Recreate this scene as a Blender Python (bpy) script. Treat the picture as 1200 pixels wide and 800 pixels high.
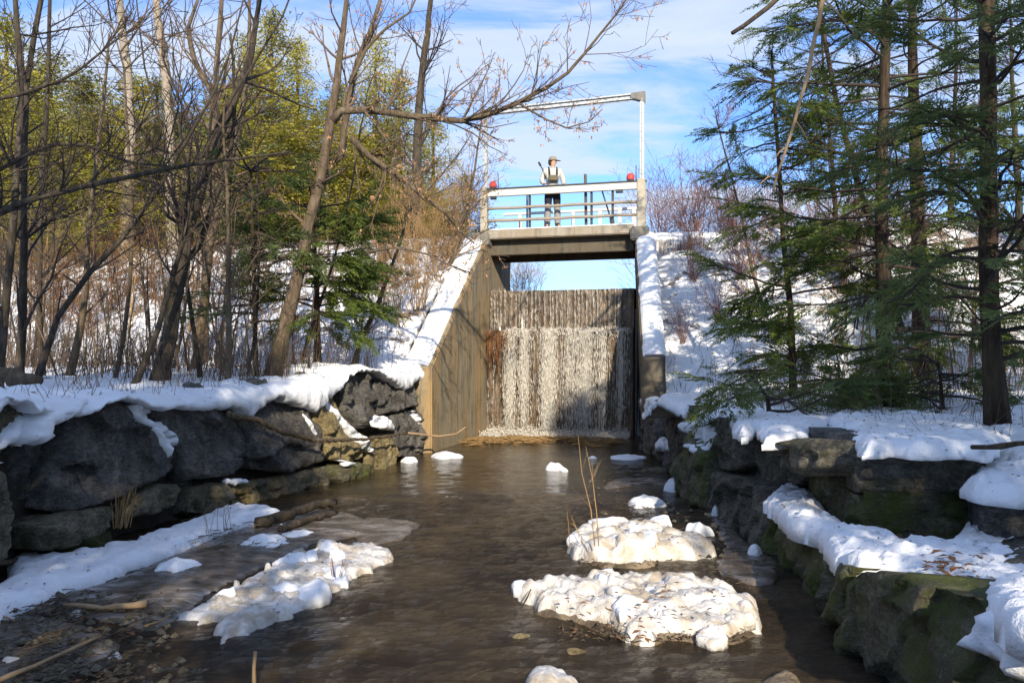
import bpy, bmesh, math, random
import numpy as np
from mathutils import Vector, Matrix, Quaternion, noise
from mathutils.geometry import delaunay_2d_cdt
R = math.radians
for o in list(bpy.data.objects): bpy.data.objects.remove(o)
scene = bpy.context.scene
COL = scene.collection

# ------------------------------------------------------------------ camera, sky, sun, exposure
EYE, FPX, HOR = 1.65, 867.0, 428.0          # eye height above the stream (m), focal length and horizon in photo pixels
cam = bpy.data.cameras.new('camera'); cam_ob = bpy.data.objects.new('camera', cam); COL.objects.link(cam_ob)
cam.sensor_width = 36; cam.lens = 36*FPX/1200; cam.shift_y = (HOR-400)/1200
cam.clip_start = .05; cam.clip_end = 3000
cam_ob.location = (0, 0, EYE); cam_ob.rotation_euler = (R(90), 0, 0)
scene.camera = cam_ob
SUN_EL, SUN_AZ = 24.0, 9.0                 # elevation; azimuth in degrees right of straight behind the camera
S = Vector((math.sin(R(SUN_AZ))*math.cos(R(SUN_EL)), -math.cos(R(SUN_AZ))*math.cos(R(SUN_EL)), math.sin(R(SUN_EL))))
sl = bpy.data.lights.new('sun', 'SUN'); so = bpy.data.objects.new('sun', sl); COL.objects.link(so)
sl.energy = 3.5; sl.angle = R(.5); sl.color = (1, .88, .70)
so.rotation_euler = S.to_track_quat('Z', 'Y').to_euler(); so.location = S*40
scene.view_settings.view_transform = 'Standard'; scene.view_settings.look = 'None'
scene.view_settings.exposure = 0.98; scene.view_settings.gamma = 1
scene.cycles.max_bounces = 6; scene.cycles.transparent_max_bounces = 8; scene.cycles.use_denoising = True
scene.cycles.caustics_reflective = False; scene.cycles.caustics_refractive = False

# ------------------------------------------------------------------ node helper
class NT:
    def __init__(s, tree): s.t = tree; s.n = tree.nodes; s.l = tree.links
    def a(s, typ, **kw):
        nd = s.n.new(typ)
        for k, v in kw.items():
            if k.startswith('i_'):
                key = k[2:]; key = int(key) if key.isdigit() else key.replace('_', ' ')
                s.set(nd.inputs[key], v)
            else: setattr(nd, k, v)
        return nd
    def set(s, inp, v):
        if isinstance(v, bpy.types.NodeSocket): s.l.new(v, inp)
        elif isinstance(v, bpy.types.Node): s.l.new(v.outputs[0], inp)
        else:
            if hasattr(inp.default_value, '__len__') and len(inp.default_value) == 4 and len(v) == 3: v = (*v, 1)
            inp.default_value = v
    def pos(s, scale=(1, 1, 1), rot=(0, 0, 0)):
        g = s.a('ShaderNodeNewGeometry')
        m = s.a('ShaderNodeMapping'); s.l.new(g.outputs['Position'], m.inputs[0]); m.inputs['Scale'].default_value = scale
        m.inputs['Rotation'].default_value = rot
        return m.outputs[0]
    def noise(s, vec, scale=1, detail=4, rough=.6, dist=0, out=0):
        nd = s.a('ShaderNodeTexNoise'); s.l.new(vec, nd.inputs['Vector'])
        nd.inputs['Scale'].default_value = scale; nd.inputs['Detail'].default_value = detail
        nd.inputs['Roughness'].default_value = rough; nd.inputs['Distortion'].default_value = dist
        return nd.outputs[out]
    def ramp(s, fac, stops, interp='LINEAR'):
        nd = s.a('ShaderNodeValToRGB'); s.set(nd.inputs[0], fac); e = nd.color_ramp.elements
        nd.color_ramp.interpolation = interp
        while len(e) < len(stops): e.new(.5)
        for el, (p, c) in zip(e, stops):
            el.position = p; el.color = (c, c, c, 1) if isinstance(c, (int, float)) else (*c, 1)
        return nd.outputs[0]
    def mix(s, fac, c1, c2, mode='MIX'):
        nd = s.a('ShaderNodeMix', data_type='RGBA', blend_type=mode)
        s.set(nd.inputs[0], fac); s.set(nd.inputs[6], c1); s.set(nd.inputs[7], c2); return nd.outputs[2]
    def math(s, op, a, b=0.0, c=0.0):
        nd = s.a('ShaderNodeMath', operation=op); s.set(nd.inputs[0], a); s.set(nd.inputs[1], b); s.set(nd.inputs[2], c); return nd.outputs[0]
    def bump(s, h, strength=.5, dist=.02, normal=None):
        nd = s.a('ShaderNodeBump'); s.set(nd.inputs['Height'], h); nd.inputs['Strength'].default_value = strength
        nd.inputs['Distance'].default_value = dist
        if normal is not None: s.l.new(normal, nd.inputs['Normal'])
        return nd.outputs[0]

def material(name, rough=.85, spec=.3):
    m = bpy.data.materials.new(name); m.use_nodes = True; t = NT(m.node_tree)
    b = m.node_tree.nodes['Principled BSDF']; b.inputs['Roughness'].default_value = rough
    b.inputs['Specular IOR Level'].default_value = spec
    return m, t, b
def solid(name, c, rough=.8, metal=0, spec=.3, var=.25, scale=20, bump=.2):
    m, t, b = material(name, rough, spec); p = t.pos()
    n = t.noise(p, scale, 5)
    t.set(b.inputs['Base Color'], t.mix(n, tuple(x*(1-var) for x in c), tuple(min(1, x*(1+var)) for x in c)))
    b.inputs['Metallic'].default_value = metal
    if bump: t.set(b.inputs['Normal'], t.bump(t.noise(p, scale*2.5, 5), bump, .01))
    return m

# world: Nishita daylight with thin streaky cloud over all of the dome
w = bpy.data.worlds.new('World'); scene.world = w; w.use_nodes = True
t = NT(w.node_tree); bg = w.node_tree.nodes['Background']
sky = t.a('ShaderNodeTexSky', sky_type='NISHITA'); sky.sun_disc = False
sky.sun_elevation = R(SUN_EL); sky.sun_rotation = R(180-SUN_AZ); sky.altitude = 100; sky.air_density = 1.0; sky.dust_density = .4; sky.ozone_density = 1.6
tc = t.a('ShaderNodeTexCoord'); sep = t.a('ShaderNodeSeparateXYZ'); t.l.new(tc.outputs['Generated'], sep.inputs[0])
zz = t.math('ADD', t.math('MAXIMUM', sep.outputs[2], 0.0), .25)
cmb = t.a('ShaderNodeCombineXYZ'); t.set(cmb.inputs[0], t.math('DIVIDE', sep.outputs[0], zz)); t.set(cmb.inputs[1], t.math('DIVIDE', sep.outputs[1], zz))
mp = t.a('ShaderNodeMapping'); t.l.new(cmb.outputs[0], mp.inputs[0]); mp.inputs['Rotation'].default_value = (0, 0, R(-24)); mp.inputs['Scale'].default_value = (.8, 2.0, 1)
mp.inputs['Location'].default_value = (3.3, 1.7, 0)
c1 = t.noise(mp.outputs[0], 1.25, 8, .62, .9)
c2 = t.noise(mp.outputs[0], 5.0, 6, .65, .6)
cl = t.math('ADD', t.math('MULTIPLY', c1, .8), t.math('MULTIPLY', c2, .2))
cf = t.ramp(cl, [(.41, 0.02), (.48, .28), (.55, .78), (.66, .95)])
hz = t.ramp(sep.outputs[2], [(0.0, .30), (.22, 1.0)])
cf = t.math('MULTIPLY', cf, hz)
tint = t.mix(1.0, sky.outputs[0], (.46, .66, .99), 'MULTIPLY')
t.set(bg.inputs[0], t.mix(cf, tint, (2.6, 2.95, 3.6))); bg.inputs[1].default_value = .15

# ------------------------------------------------------------------ scene helpers
def tag(o, label=None, cat=None, group=None, kind=None):
    if label: o['label'] = label
    if cat: o['category'] = cat
    if group: o['group'] = group
    if kind: o['kind'] = kind
    return o
def empty(name, loc=(0, 0, 0), rz=0, **kw):
    o = bpy.data.objects.new(name, None); COL.objects.link(o); o.location = loc; o.rotation_euler = (0, 0, rz)
    o.empty_display_size = .2
    return tag(o, **kw)
def link(name, mesh, parent=None, loc=None, **kw):
    o = bpy.data.objects.new(name, mesh); COL.objects.link(o)
    if parent is not None: o.parent = parent
    if loc is not None: o.location = loc
    return tag(o, **kw)
def copy_tree(o, parent=None):
    c = o.copy(); COL.objects.link(c); c.parent = parent
    for ch in o.children: copy_tree(ch, c)
    return c
def P(px, py, Y): return Vector(((px-600)/FPX*Y, Y, EYE+(HOR-py)/FPX*Y))
def W(px, py, z=0.0):                                 # photo pixel -> point on the level z
    Y = (EYE-z)*FPX/(py-HOR); return Vector(((px-600)/FPX*Y, Y, z))

class MB:
    def __init__(s): s.v = []; s.f = []; s.m = []
    def add(s, vs, fs, mi=0):
        k = len(s.v); s.v.extend(vs); s.f.extend([tuple(i+k for i in f) for f in fs]); s.m.extend([mi]*len(fs))
    def box(s, c, size, rot=None, mi=0):
        x, y, z = (q/2 for q in size); vs = [Vector((a*x, b*y, d*z)) for a in (-1, 1) for b in (-1, 1) for d in (-1, 1)]
        if rot is not None: vs = [rot @ q for q in vs]
        s.add([q+Vector(c) for q in vs], [(0, 1, 3, 2), (4, 6, 7, 5), (0, 4, 5, 1), (2, 3, 7, 6), (0, 2, 6, 4), (1, 5, 7, 3)], mi)
    def tube(s, pts, rads, n=6, mi=0, cap=True, jit=None):
        pts = [Vector(p) for p in pts]; k = len(s.v); m = len(pts)
        d = (pts[1]-pts[0]).normalized()
        u = d.orthogonal().normalized(); pd = d
        for i in range(m):
            if i == 0: d = pts[1]-pts[0]
            elif i == m-1: d = pts[i]-pts[i-1]
            else: d = pts[i+1]-pts[i-1]
            d = d.normalized() if d.length > 1e-9 else pd
            u = (u - d*u.dot(d)); u = u.normalized() if u.length > 1e-6 else d.orthogonal().normalized()
            w_ = d.cross(u); r = rads[i]; pd = d
            for j in range(n):
                a = 2*math.pi*j/n; rr = r*(1+(jit(i, j) if jit else 0))
                s.v.append(pts[i]+(u*math.cos(a)+w_*math.sin(a))*rr)
        for i in range(m-1):
            for j in range(n):
                a, b = k+i*n+j, k+i*n+(j+1) % n
                s.f.append((a, b, b+n, a+n)); s.m.append(mi)
        if cap:
            s.f.append(tuple(k+j for j in range(n))[::-1]); s.f.append(tuple(k+(m-1)*n+j for j in range(n))); s.m += [mi, mi]
    def mesh(s, name, mats, smooth=True):
        me = bpy.data.meshes.new(name); me.from_pydata([tuple(q) for q in s.v], [], s.f)
        for q in (mats if isinstance(mats, (list, tuple)) else [mats]): me.materials.append(q)
        if any(s.m): me.polygons.foreach_set('material_index', s.m)
        if smooth: me.polygons.foreach_set('use_smooth', [True]*len(me.polygons))
        me.update(); return me
    def build(s, name, mats, parent=None, smooth=True, **kw):
        return link(name, s.mesh(name, mats, smooth), parent, **kw)
def np_mesh(name, V, F, mats, smooth=False):           # V (n,3), F (m,k) arrays
    me = bpy.data.meshes.new(name); k = F.shape[1]
    me.vertices.add(len(V)); me.vertices.foreach_set('co', np.asarray(V, dtype=np.float32).ravel())
    me.loops.add(F.size); me.loops.foreach_set('vertex_index', F.astype(np.int32).ravel())
    me.polygons.add(len(F)); me.polygons.foreach_set('loop_start', np.arange(0, F.size, k, dtype=np.int32))
    me.update(calc_edges=True)
    if smooth: me.polygons.foreach_set('use_smooth', [True]*len(F))
    for q in (mats if isinstance(mats, (list, tuple)) else [mats]): me.materials.append(q)
    return me
def nz(p, s, seed=0.0): return noise.noise(Vector((p[0]*s+seed*7.31, p[1]*s-seed*3.7, p[2]*s+seed*1.9)))
def fbm(p, s, seed=0.0, o=4): return noise.fractal(Vector((p[0]*s+seed*7.31, p[1]*s-seed*3.7, p[2]*s+seed*1.9)), .9, 2.1, o)

def resample(poly, sp, rng, jit=.18, closed=True):
    out = []
    n = len(poly)
    for i in range(n if closed else n-1):
        a, b = np.array(poly[i], float), np.array(poly[(i+1) % n], float)
        L = np.linalg.norm(b-a); k = max(1, int(round(L/sp)))
        for j in range(k):
            q = a+(b-a)*j/k
            if j: q = q+np.array([rng.uniform(-1, 1), rng.uniform(-1, 1)])*sp*jit
            out.append(q)
    return np.array(out)
def smooth_poly(poly, it=1):                          # Chaikin corner cutting
    for _ in range(it):
        q = []
        for i in range(len(poly)):
            a, b = np.array(poly[i], float), np.array(poly[(i+1) % len(poly)], float)
            q += [a*.8+b*.2, a*.2+b*.8]
        poly = q
    return poly
def inside(pts, poly):
    x, y = pts[:, 0], pts[:, 1]; r = np.zeros(len(pts), bool); n = len(poly)
    for i in range(n):
        (x1, y1), (x2, y2) = poly[i], poly[(i+1) % n]
        c = ((y1 > y) != (y2 > y)) & (x < (x2-x1)*(y-y1)/((y2-y1) if y2 != y1 else 1e-12)+x1); r ^= c
    return r
def bdist(pts, poly):
    d = np.full(len(pts), 1e9); n = len(poly)
    for i in range(n):
        a, b = poly[i], poly[(i+1) % n]; ab = b-a; L = max((ab*ab).sum(), 1e-12)
        tt = np.clip(((pts-a) @ ab)/L, 0, 1); q = a+tt[:, None]*ab
        d = np.minimum(d, np.linalg.norm(pts-q, axis=1))
    return d
def pillow(poly, sp, frame, prof, depth, seed, mats, name, parent=None, soft=1, back_scale=.92, smooth=True, mi=None, jit=.18, **kw):
    """A solid lump: outline poly in the plane (a,b), front raised by prof(dist_to_edge, world_point), sides going back by depth."""
    rng = random.Random(seed)
    if soft: poly = smooth_poly(poly, soft)
    B = resample(poly, sp, rng, jit); lo, hi = B.min(0), B.max(0)
    gx, gy = np.meshgrid(np.arange(lo[0], hi[0], sp), np.arange(lo[1], hi[1], sp*.87))
    gx = gx+(np.arange(gx.shape[0]) % 2)[:, None]*sp*.5
    G = np.stack([gx.ravel(), gy.ravel()], 1)+np.random.RandomState(seed).uniform(-.2, .2, (gx.size, 2))*sp
    G = G[inside(G, B)]
    if len(G): G = G[bdist(G, B) > sp*.5]
    allp = np.vstack([B, G]) if len(G) else B
    nb = len(B)
    vs, es, fs, *_ = delaunay_2d_cdt([Vector(q) for q in allp], [(i, (i+1) % nb) for i in range(nb)], [], 1, 1e-6)
    V2 = np.array([(q.x, q.y) for q in vs]); D = bdist(V2, B)
    # boundary = edges used once
    cnt = {}
    for f in fs:
        for i in range(len(f)):
            e = (f[i], f[(i+1) % len(f)]); cnt[e] = cnt.get(e, 0)+1
    mb = MB(); pts = []
    for q, d in zip(V2, D):
        p0 = frame(q[0], q[1], 0.0); pts.append(frame(q[0], q[1], prof(d, p0)))
    mb.v = pts; 
    # orient front faces along +h
    f0 = fs[0]; h1 = frame(V2[f0[0]][0], V2[f0[0]][1], 1.0)-frame(V2[f0[0]][0], V2[f0[0]][1], 0.0)
    pl = [frame(V2[i][0], V2[i][1], 0.0) for i in f0]
    flip = (pl[1]-pl[0]).cross(pl[2]-pl[0]).dot(h1) < 0
    for f in fs: mb.f.append(tuple(f)[::-1] if flip else tuple(f)); mb.m.append(0)
    c = V2.mean(0); bidx = {}
    for (a, b) in list(cnt):
        if (b, a) in cnt: continue
        for i in (a, b):
            if i not in bidx:
                q = c+(V2[i]-c)*back_scale; bidx[i] = len(mb.v); mb.v.append(frame(q[0], q[1], -depth))
        quad = (b, a, bidx[a], bidx[b]); mb.f.append(quad[::-1] if flip else quad); mb.m.append(0)
    ci = len(mb.v); mb.v.append(frame(c[0], c[1], -depth))
    for (a, b) in list(cnt):
        if (b, a) in cnt: continue
        tri = (bidx[b], bidx[a], ci); mb.f.append(tri[::-1] if flip else tri); mb.m.append(0)
    return mb.build(name, mats, parent, smooth, **kw)

class Plan:                                            # a wall line seen from above; s runs along it, z is height
    def __init__(s, pts, off=0.0, lean=0.0, side=1):
        s.p = [Vector(q) for q in pts]; s.n = []; s.L = [0]; s.lean = lean
        for i in range(len(pts)-1):
            d = (s.p[i+1]-s.p[i]); s.L.append(s.L[-1]+d.length); d.normalize(); s.n.append(Vector((d.y, -d.x))*side)
        vn = [s.n[0]]+[(s.n[i]+s.n[i+1]).normalized() for i in range(len(s.n)-1)]+[s.n[-1]]
        s.vn = vn; s.p = [q+k*off for q, k in zip(s.p, vn)]
    def at(s, a):
        i = 0
        while i < len(s.L)-2 and a > s.L[i+1]: i += 1
        tt = (a-s.L[i])/(s.L[i+1]-s.L[i]); n = s.vn[i].lerp(s.vn[i+1], min(1, max(0, tt))).normalized()
        return s.p[i]+(s.p[i+1]-s.p[i])*tt, n
    def frame(s, a, z, h):
        p, n = s.at(a); h = h-s.lean*z; return Vector((p.x+n.x*h, p.y+n.y*h, z))
    def px(s, px, py):                                 # photo pixel -> (s, z) on this wall
        k = (px-600)/FPX; best = None
        for i in range(len(s.p)-1):
            a, b = s.p[i], s.p[i+1]; den = (b.x-a.x)-k*(b.y-a.y)
            if abs(den) < 1e-6: continue
            tt = (k*a.y-a.x)/den; bad = max(0, -tt, tt-1)
            if (i == 0 and tt < 0) or (i == len(s.p)-2 and tt > 1): bad *= .5
            if best is None or bad < best[0]: best = (bad, i, tt)
        _, i, tt = best; Y = s.p[i].y+(s.p[i+1].y-s.p[i].y)*tt
        return (s.L[i]+(s.L[i+1]-s.L[i])*tt, EYE+(HOR-py)/FPX*Y)
# ------------------------------------------------------------------ materials
def snow_mat(name, c1=(.80, .83, .88), c2=(.86, .87, .88), dirt=None, dirt_amt=.5, bump=.35):
    m, t, b = material(name, .55, .35); p = t.pos()
    col = t.mix(t.noise(p, 3, 4), c1, c2)
    speck = t.noise(p, 38, 2, .5)
    col = t.mix(t.ramp(speck, [(.72, 0.0), (.76, .8)]), col, (.16, .11, .06))          # bits of leaf and bark on the snow
    if dirt:
        d = t.noise(p, 4.5, 6, .65, .5); lo = .62-dirt_amt*.3
        col = t.mix(t.ramp(d, [(lo, 0.0), (lo+.16, .85)]), col, dirt)
    t.set(b.inputs['Base Color'], col)
    b.inputs['Subsurface Weight'].default_value = .12; b.inputs['Subsurface Radius'].default_value = (.03, .035, .04)
    h = t.math('ADD', t.noise(p, 14, 5, .65), t.math('MULTIPLY', t.noise(p, 70, 3, .6), .35))
    t.set(b.inputs['Normal'], t.bump(h, bump, .05)); return m
SNOW = snow_mat('snow')
ICE = snow_mat('old_ice_snow', (.62, .59, .54), (.80, .78, .75), (.40, .33, .24), .62, .55)
MUDICE = snow_mat('brown_ice', (.16, .115, .065), (.36, .29, .20), (.07, .05, .03), .75, .6)
def slush_mat():
    m, t, b = material('slush', .22, .5); p = t.pos((1, 2.2, 1), (0, 0, R(30)))
    n = t.noise(p, 2.2, 6, .6, 1.2)
    t.set(b.inputs['Base Color'], t.ramp(n, [(.3, (.05, .041, .030)), (.5, (.125, .10, .078)), (.62, (.22, .19, .16)), (.72, (.42, .41, .41))]))
    t.set(b.inputs['Roughness'], t.ramp(t.noise(p, 5, 4), [(.4, .12), (.65, .6)]))
    t.set(b.inputs['Normal'], t.bump(n, .4, .03)); return m
SLUSH = slush_mat()
def ground_mat():
    m, t, b = material('ground', .7, .3); p = t.pos()
    snow = t.mix(t.noise(p, 2, 4), (.80, .83, .88), (.86, .87, .89))
    litter = t.ramp(t.noise(p, 16, 5, .7), [(.3, (.035, .024, .014)), (.5, (.12, .07, .03)), (.7, (.26, .15, .06))])
    soil = t.ramp(t.noise(p, 6, 5), [(.3, (.012, .010, .008)), (.7, (.045, .035, .024))])
    g = t.a('ShaderNodeNewGeometry'); sp = t.a('ShaderNodeSeparateXYZ'); t.l.new(g.outputs['Normal'], sp.inputs[0])
    steep = t.ramp(sp.outputs[2], [(.42, 1.0), (.62, 0.0)])
    pp = t.a('ShaderNodeSeparateXYZ'); t.l.new(g.outputs['Position'], pp.inputs[0])
    # leaf litter shows through where snow is thin: more of it under the trees up the slope
    up = t.ramp(t.math('MULTIPLY', pp.outputs[2], .1), [(.13, .0), (.22, .10), (.45, .16), (.62, .3)])
    up = t.math('MULTIPLY', up, t.ramp(t.math('MULTIPLY_ADD', pp.outputs[0], .05, .5), [(.5, 1.0), (.56, .4), (.72, .5), (.85, .9)]))
    patch = t.noise(p, 2.6, 7, .72, .6)
    lf = t.ramp(t.math('ADD', patch, up), [(.62, 0.0), (.68, .9)])
    col = t.mix(lf, snow, litter); col = t.mix(steep, col, soil)
    t.set(b.inputs['Base Color'], col)
    h = t.math('ADD', t.noise(p, 9, 5, .65), t.math('MULTIPLY', t.noise(p, 45, 3, .6), .4))
    t.set(b.inputs['Normal'], t.bump(h, .45, .06)); return m
GROUND = ground_mat()
def rock_mat(name, lo, mid, hi, moss=0.0, mossc=(.07, .085, .016), stain=(.10, .08, .035), stain_amt=.4, scale=1.0):
    m, t, b = material(name, .72, .35); p = t.pos(); ps = t.pos((1, 1, 3.2), (R(8), R(5), 0))
    n = t.noise(p, 5.5*scale, 9, .74, .2); s2 = t.noise(ps, 12*scale, 8, .75, .2); fine = t.noise(p, 55*scale, 5, .8)
    col = t.ramp(t.math('ADD', t.math('MULTIPLY', n, .6), t.math('MULTIPLY', s2, .4)), [(.40, lo), (.5, mid), (.60, hi)])
    col = t.mix(t.math('MULTIPLY', t.ramp(t.noise(p, 1.7, 5, .6), [(.48, 0.0), (.66, 1.0)]), stain_amt), col, stain)
    sc = t.noise(t.pos((1, 1, 6), (R(35), R(20), 0)), 9, 4, .8, .2)
    col = t.mix(t.ramp(sc, [(.62, 0.0), (.68, .6), (.73, 0.0)]), col, tuple(min(1, x*2.2) for x in hi))   # pale scratches and lichen
    col = t.mix(t.ramp(fine, [(.36, .45), (.5, 0.0)]), col, (.012, .012, .011)); col = t.mix(t.ramp(fine, [(.56, 0.0), (.68, .5)]), col, tuple(min(1, x*1.7) for x in hi))
    if moss:
        mm = t.noise(p, 2.4, 6, .7, .3); col = t.mix(t.ramp(mm, [(.60-.2*moss, 0.0), (.74-.2*moss, .95)]), col, t.mix(t.noise(p, 24, 4), tuple(x*.5 for x in mossc), tuple(x*1.5 for x in mossc)))
    t.set(b.inputs['Base Color'], col)
    h = t.math('ADD', t.math('MULTIPLY', n, 1.0), t.math('ADD', t.math('MULTIPLY', s2, .7), t.math('MULTIPLY', t.noise(p, 40, 6, .75), .35)))
    t.set(b.inputs['Normal'], t.bump(h, 1.0, .085)); t.set(b.inputs['Roughness'], t.ramp(n, [(.3, .55), (.7, .85)])); return m
SLATE = rock_mat('dark_slate', (0.06, 0.057, 0.052), (0.155, 0.146, 0.132), (0.32, 0.30, 0.265), 0, stain=(.075, .06, .035), stain_amt=.35)
BROWNROCK = rock_mat('brown_rock', (0.084, 0.072, 0.048), (0.216, 0.186, 0.12), (0.408, 0.36, 0.252), .25, (.06, .065, .015))
OCHRE = rock_mat('ochre_rock', (0.156, 0.12, 0.054), (0.384, 0.3, 0.144), (0.62, 0.516, 0.288), .15, (.06, .05, .015))
MOSSROCK = rock_mat('mossy_rock', (0.06, 0.0552, 0.036), (0.168, 0.15, 0.096), (0.324, 0.3, 0.204), .80, (.11, .13, .022), (.07, .055, .02), .5)
WALLROCK = rock_mat('right_bank_rock', (0.075, 0.0663, 0.05), (0.1938, 0.175, 0.1313), (0.3875, 0.35, 0.2625), .25, (.06, .072, .016))
MOSS = rock_mat('moss', (.02, .022, .006), (.05, .052, .012), (.10, .10, .025), .6)
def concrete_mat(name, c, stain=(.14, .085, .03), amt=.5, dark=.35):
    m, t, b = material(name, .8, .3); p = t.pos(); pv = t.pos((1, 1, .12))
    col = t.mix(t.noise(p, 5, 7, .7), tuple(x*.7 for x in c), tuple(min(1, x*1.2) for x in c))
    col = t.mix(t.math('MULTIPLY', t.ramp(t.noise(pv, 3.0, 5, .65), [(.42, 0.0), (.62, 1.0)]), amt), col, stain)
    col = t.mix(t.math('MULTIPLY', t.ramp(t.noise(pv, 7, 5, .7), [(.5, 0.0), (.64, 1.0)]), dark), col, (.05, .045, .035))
    t.set(b.inputs['Base Color'], col)
    t.set(b.inputs['Normal'], t.bump(t.math('ADD', t.noise(p, 22, 6, .7), t.noise(pv, 10, 4)), .45, .025)); return m
CONC_WALL = concrete_mat('stained_concrete', (.28, .24, .165), (.40, .23, .07), .52, .6)
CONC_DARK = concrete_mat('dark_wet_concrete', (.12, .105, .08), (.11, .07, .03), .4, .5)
CONC_DECK = concrete_mat('deck_concrete', (.36, .325, .265), (.25, .18, .10), .45, .4)
CONC_GREY = concrete_mat('grey_concrete', (.22, .21, .19), (.16, .13, .09), .3, .3)
TAN = solid('tan_post', (.42, .38, .30), .8, var=.3, scale=9)
WHITEP = solid('white_paint', (.60, .585, .54), .5, var=.12, scale=8)
PIPE = solid('weathered_pipe', (.31, .26, .20), .6, var=.3, scale=10)
DARKST = solid('dark_steel', (.03, .032, .036), .5, spec=.5)
def galv():
    m, t, b = material('galvanised_steel', .42, .5); p = t.pos()
    t.set(b.inputs['Base Color'], t.ramp(t.noise(p, 14, 4, .7), [(.35, (.25, .26, .26)), (.5, (.42, .43, .43)), (.65, (.58, .58, .57))])); b.inputs['Metallic'].default_value = .35
    return m
GALV = galv()
RED = solid('faded_red_plastic', (.62, .07, .06), .45, var=.2, scale=15)
def bark(name, c, hi, amt=.5, vs=.25):
    m, t, b = material(name, .9, .2); p = t.pos((1, 1, vs))
    n = t.noise(p, 22, 6, .7, .4)
    col = t.ramp(n, [(.3, tuple(x*.45 for x in c)), (.5, c), (.68, hi)])
    col = t.mix(t.math('MULTIPLY', t.ramp(t.noise(t.pos(), 3, 4), [(.45, 0.0), (.65, 1.0)]), amt), col, (.10, .085, .04))
    t.set(b.inputs['Base Color'], col); t.set(b.inputs['Normal'], t.bump(n, .8, .03)); return m
BARK_D = bark('dark_bark', (.055, .043, .033), (.12, .098, .078), .3)
BARK_B = bark('brown_bark', (.12, .088, .06), (.22, .17, .12), .4)
BARK_P = bark('pale_bark', (.30, .25, .19), (.50, .44, .36), .25, 1.5)
BARK_C = bark('cedar_bark', (.048, .032, .022), (.10, .074, .054), .3, .12)
TWIG = solid('twig_bark', (.15, .105, .07), .9, var=.4, scale=3, bump=0)
TWIG_D = solid('dark_twig', (.052, .04, .032), .9, var=.4, scale=3, bump=0)
TWIG_P = solid('pinkish_twig', (.25, .125, .09), .9, var=.35, scale=3, bump=0)
DEADWOOD = solid('bare_dead_wood', (.33, .23, .13), .8, var=.45, scale=12, bump=.5)
DRY = solid('dry_stalk', (.36, .23, .10), .9, var=.4, scale=6, bump=0)
DRYRED = solid('rusty_dead_leaf', (.20, .095, .04), .85, var=.5, scale=9, bump=0)
LEAFTAN = solid('tan_hanging_leaf', (.36, .20, .10), .85, var=.5, scale=9, bump=0)
def leaf_mat(name, c1, c2, c3, trans=.35, sc=1.3):
    m, t, b = material(name, .6, .25); p = t.pos()
    n = t.math('ADD', t.math('MULTIPLY', t.noise(p, sc, 3), .55), t.math('MULTIPLY', t.noise(p, 17, 2), .45))
    col = t.ramp(n, [(.35, c1), (.5, c2), (.64, c3)]); t.set(b.inputs['Base Color'], col)
    tr = t.a('ShaderNodeBsdfTranslucent'); t.set(tr.inputs[0], col)
    mx = t.a('ShaderNodeMixShader'); mx.inputs[0].default_value = trans
    t.l.new(b.outputs[0], mx.inputs[1]); t.l.new(tr.outputs[0], mx.inputs[2])
    t.l.new(mx.outputs[0], m.node_tree.nodes['Material Output'].inputs[0]); return m
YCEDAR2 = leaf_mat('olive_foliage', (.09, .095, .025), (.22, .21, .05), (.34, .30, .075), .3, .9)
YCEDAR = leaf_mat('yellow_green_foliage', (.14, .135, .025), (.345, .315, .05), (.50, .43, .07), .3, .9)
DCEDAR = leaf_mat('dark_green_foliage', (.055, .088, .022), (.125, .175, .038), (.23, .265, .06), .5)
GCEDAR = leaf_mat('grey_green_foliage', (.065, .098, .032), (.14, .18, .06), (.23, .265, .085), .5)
def water_mat():
    m, t, b = material('stream_water', .06, .5); p = t.pos()
    n = t.noise(p, .9, 5, .6, .8)
    t.set(b.inputs['Base Color'], t.ramp(n, [(.35, (.017, .011, .006)), (.55, (.042, .029, .015)), (.7, (.09, .064, .034))]))
    b.inputs['IOR'].default_value = 1.33
    a1 = t.noise(t.pos((1.0, 2.4, 1), (0, 0, R(-12))), 5.5, 4, .6, 1.0)
    a2 = t.noise(t.pos((1.0, 2.0, 1), (0, 0, R(20))), 21, 6, .68, .5)
    h = t.math('ADD', a1, t.math('ADD', t.math('MULTIPLY', a2, .55), t.math('MULTIPLY', t.noise(t.pos((1, 1.7, 1)), 48, 4, .65, .3), .22)))
    g = t.a('ShaderNodeNewGeometry'); sp = t.a('ShaderNodeSeparateXYZ'); t.l.new(g.outputs['Position'], sp.inputs[0])
    nd = t.a('ShaderNodeBump'); t.set(nd.inputs['Height'], h); nd.inputs['Distance'].default_value = .05
    t.set(nd.inputs['Strength'], t.ramp(t.math('MULTIPLY', sp.outputs[1], .1), [(.75, 1.0), (.95, .45), (1.25, .2)]))   # riffle near, still pool below the dam
    t.set(b.inputs['Normal'], nd.outputs[0]); return m
WATER = water_mat()
def foam_mat():
    m, t, b = material('falling_water', .35, .5)
    t.set(b.inputs['Base Color'], t.mix(t.noise(t.pos(), 9, 3), (.62, .56, .45), (.86, .84, .79)))
    tr = t.a('ShaderNodeBsdfTransparent'); mx = t.a('ShaderNodeMixShader'); mx.inputs[0].default_value = .9
    t.l.new(tr.outputs[0], mx.inputs[1]); t.l.new(b.outputs[0], mx.inputs[2]); t.l.new(mx.outputs[0], m.node_tree.nodes['Material Output'].inputs[0]); return m
FOAM = foam_mat()
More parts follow.
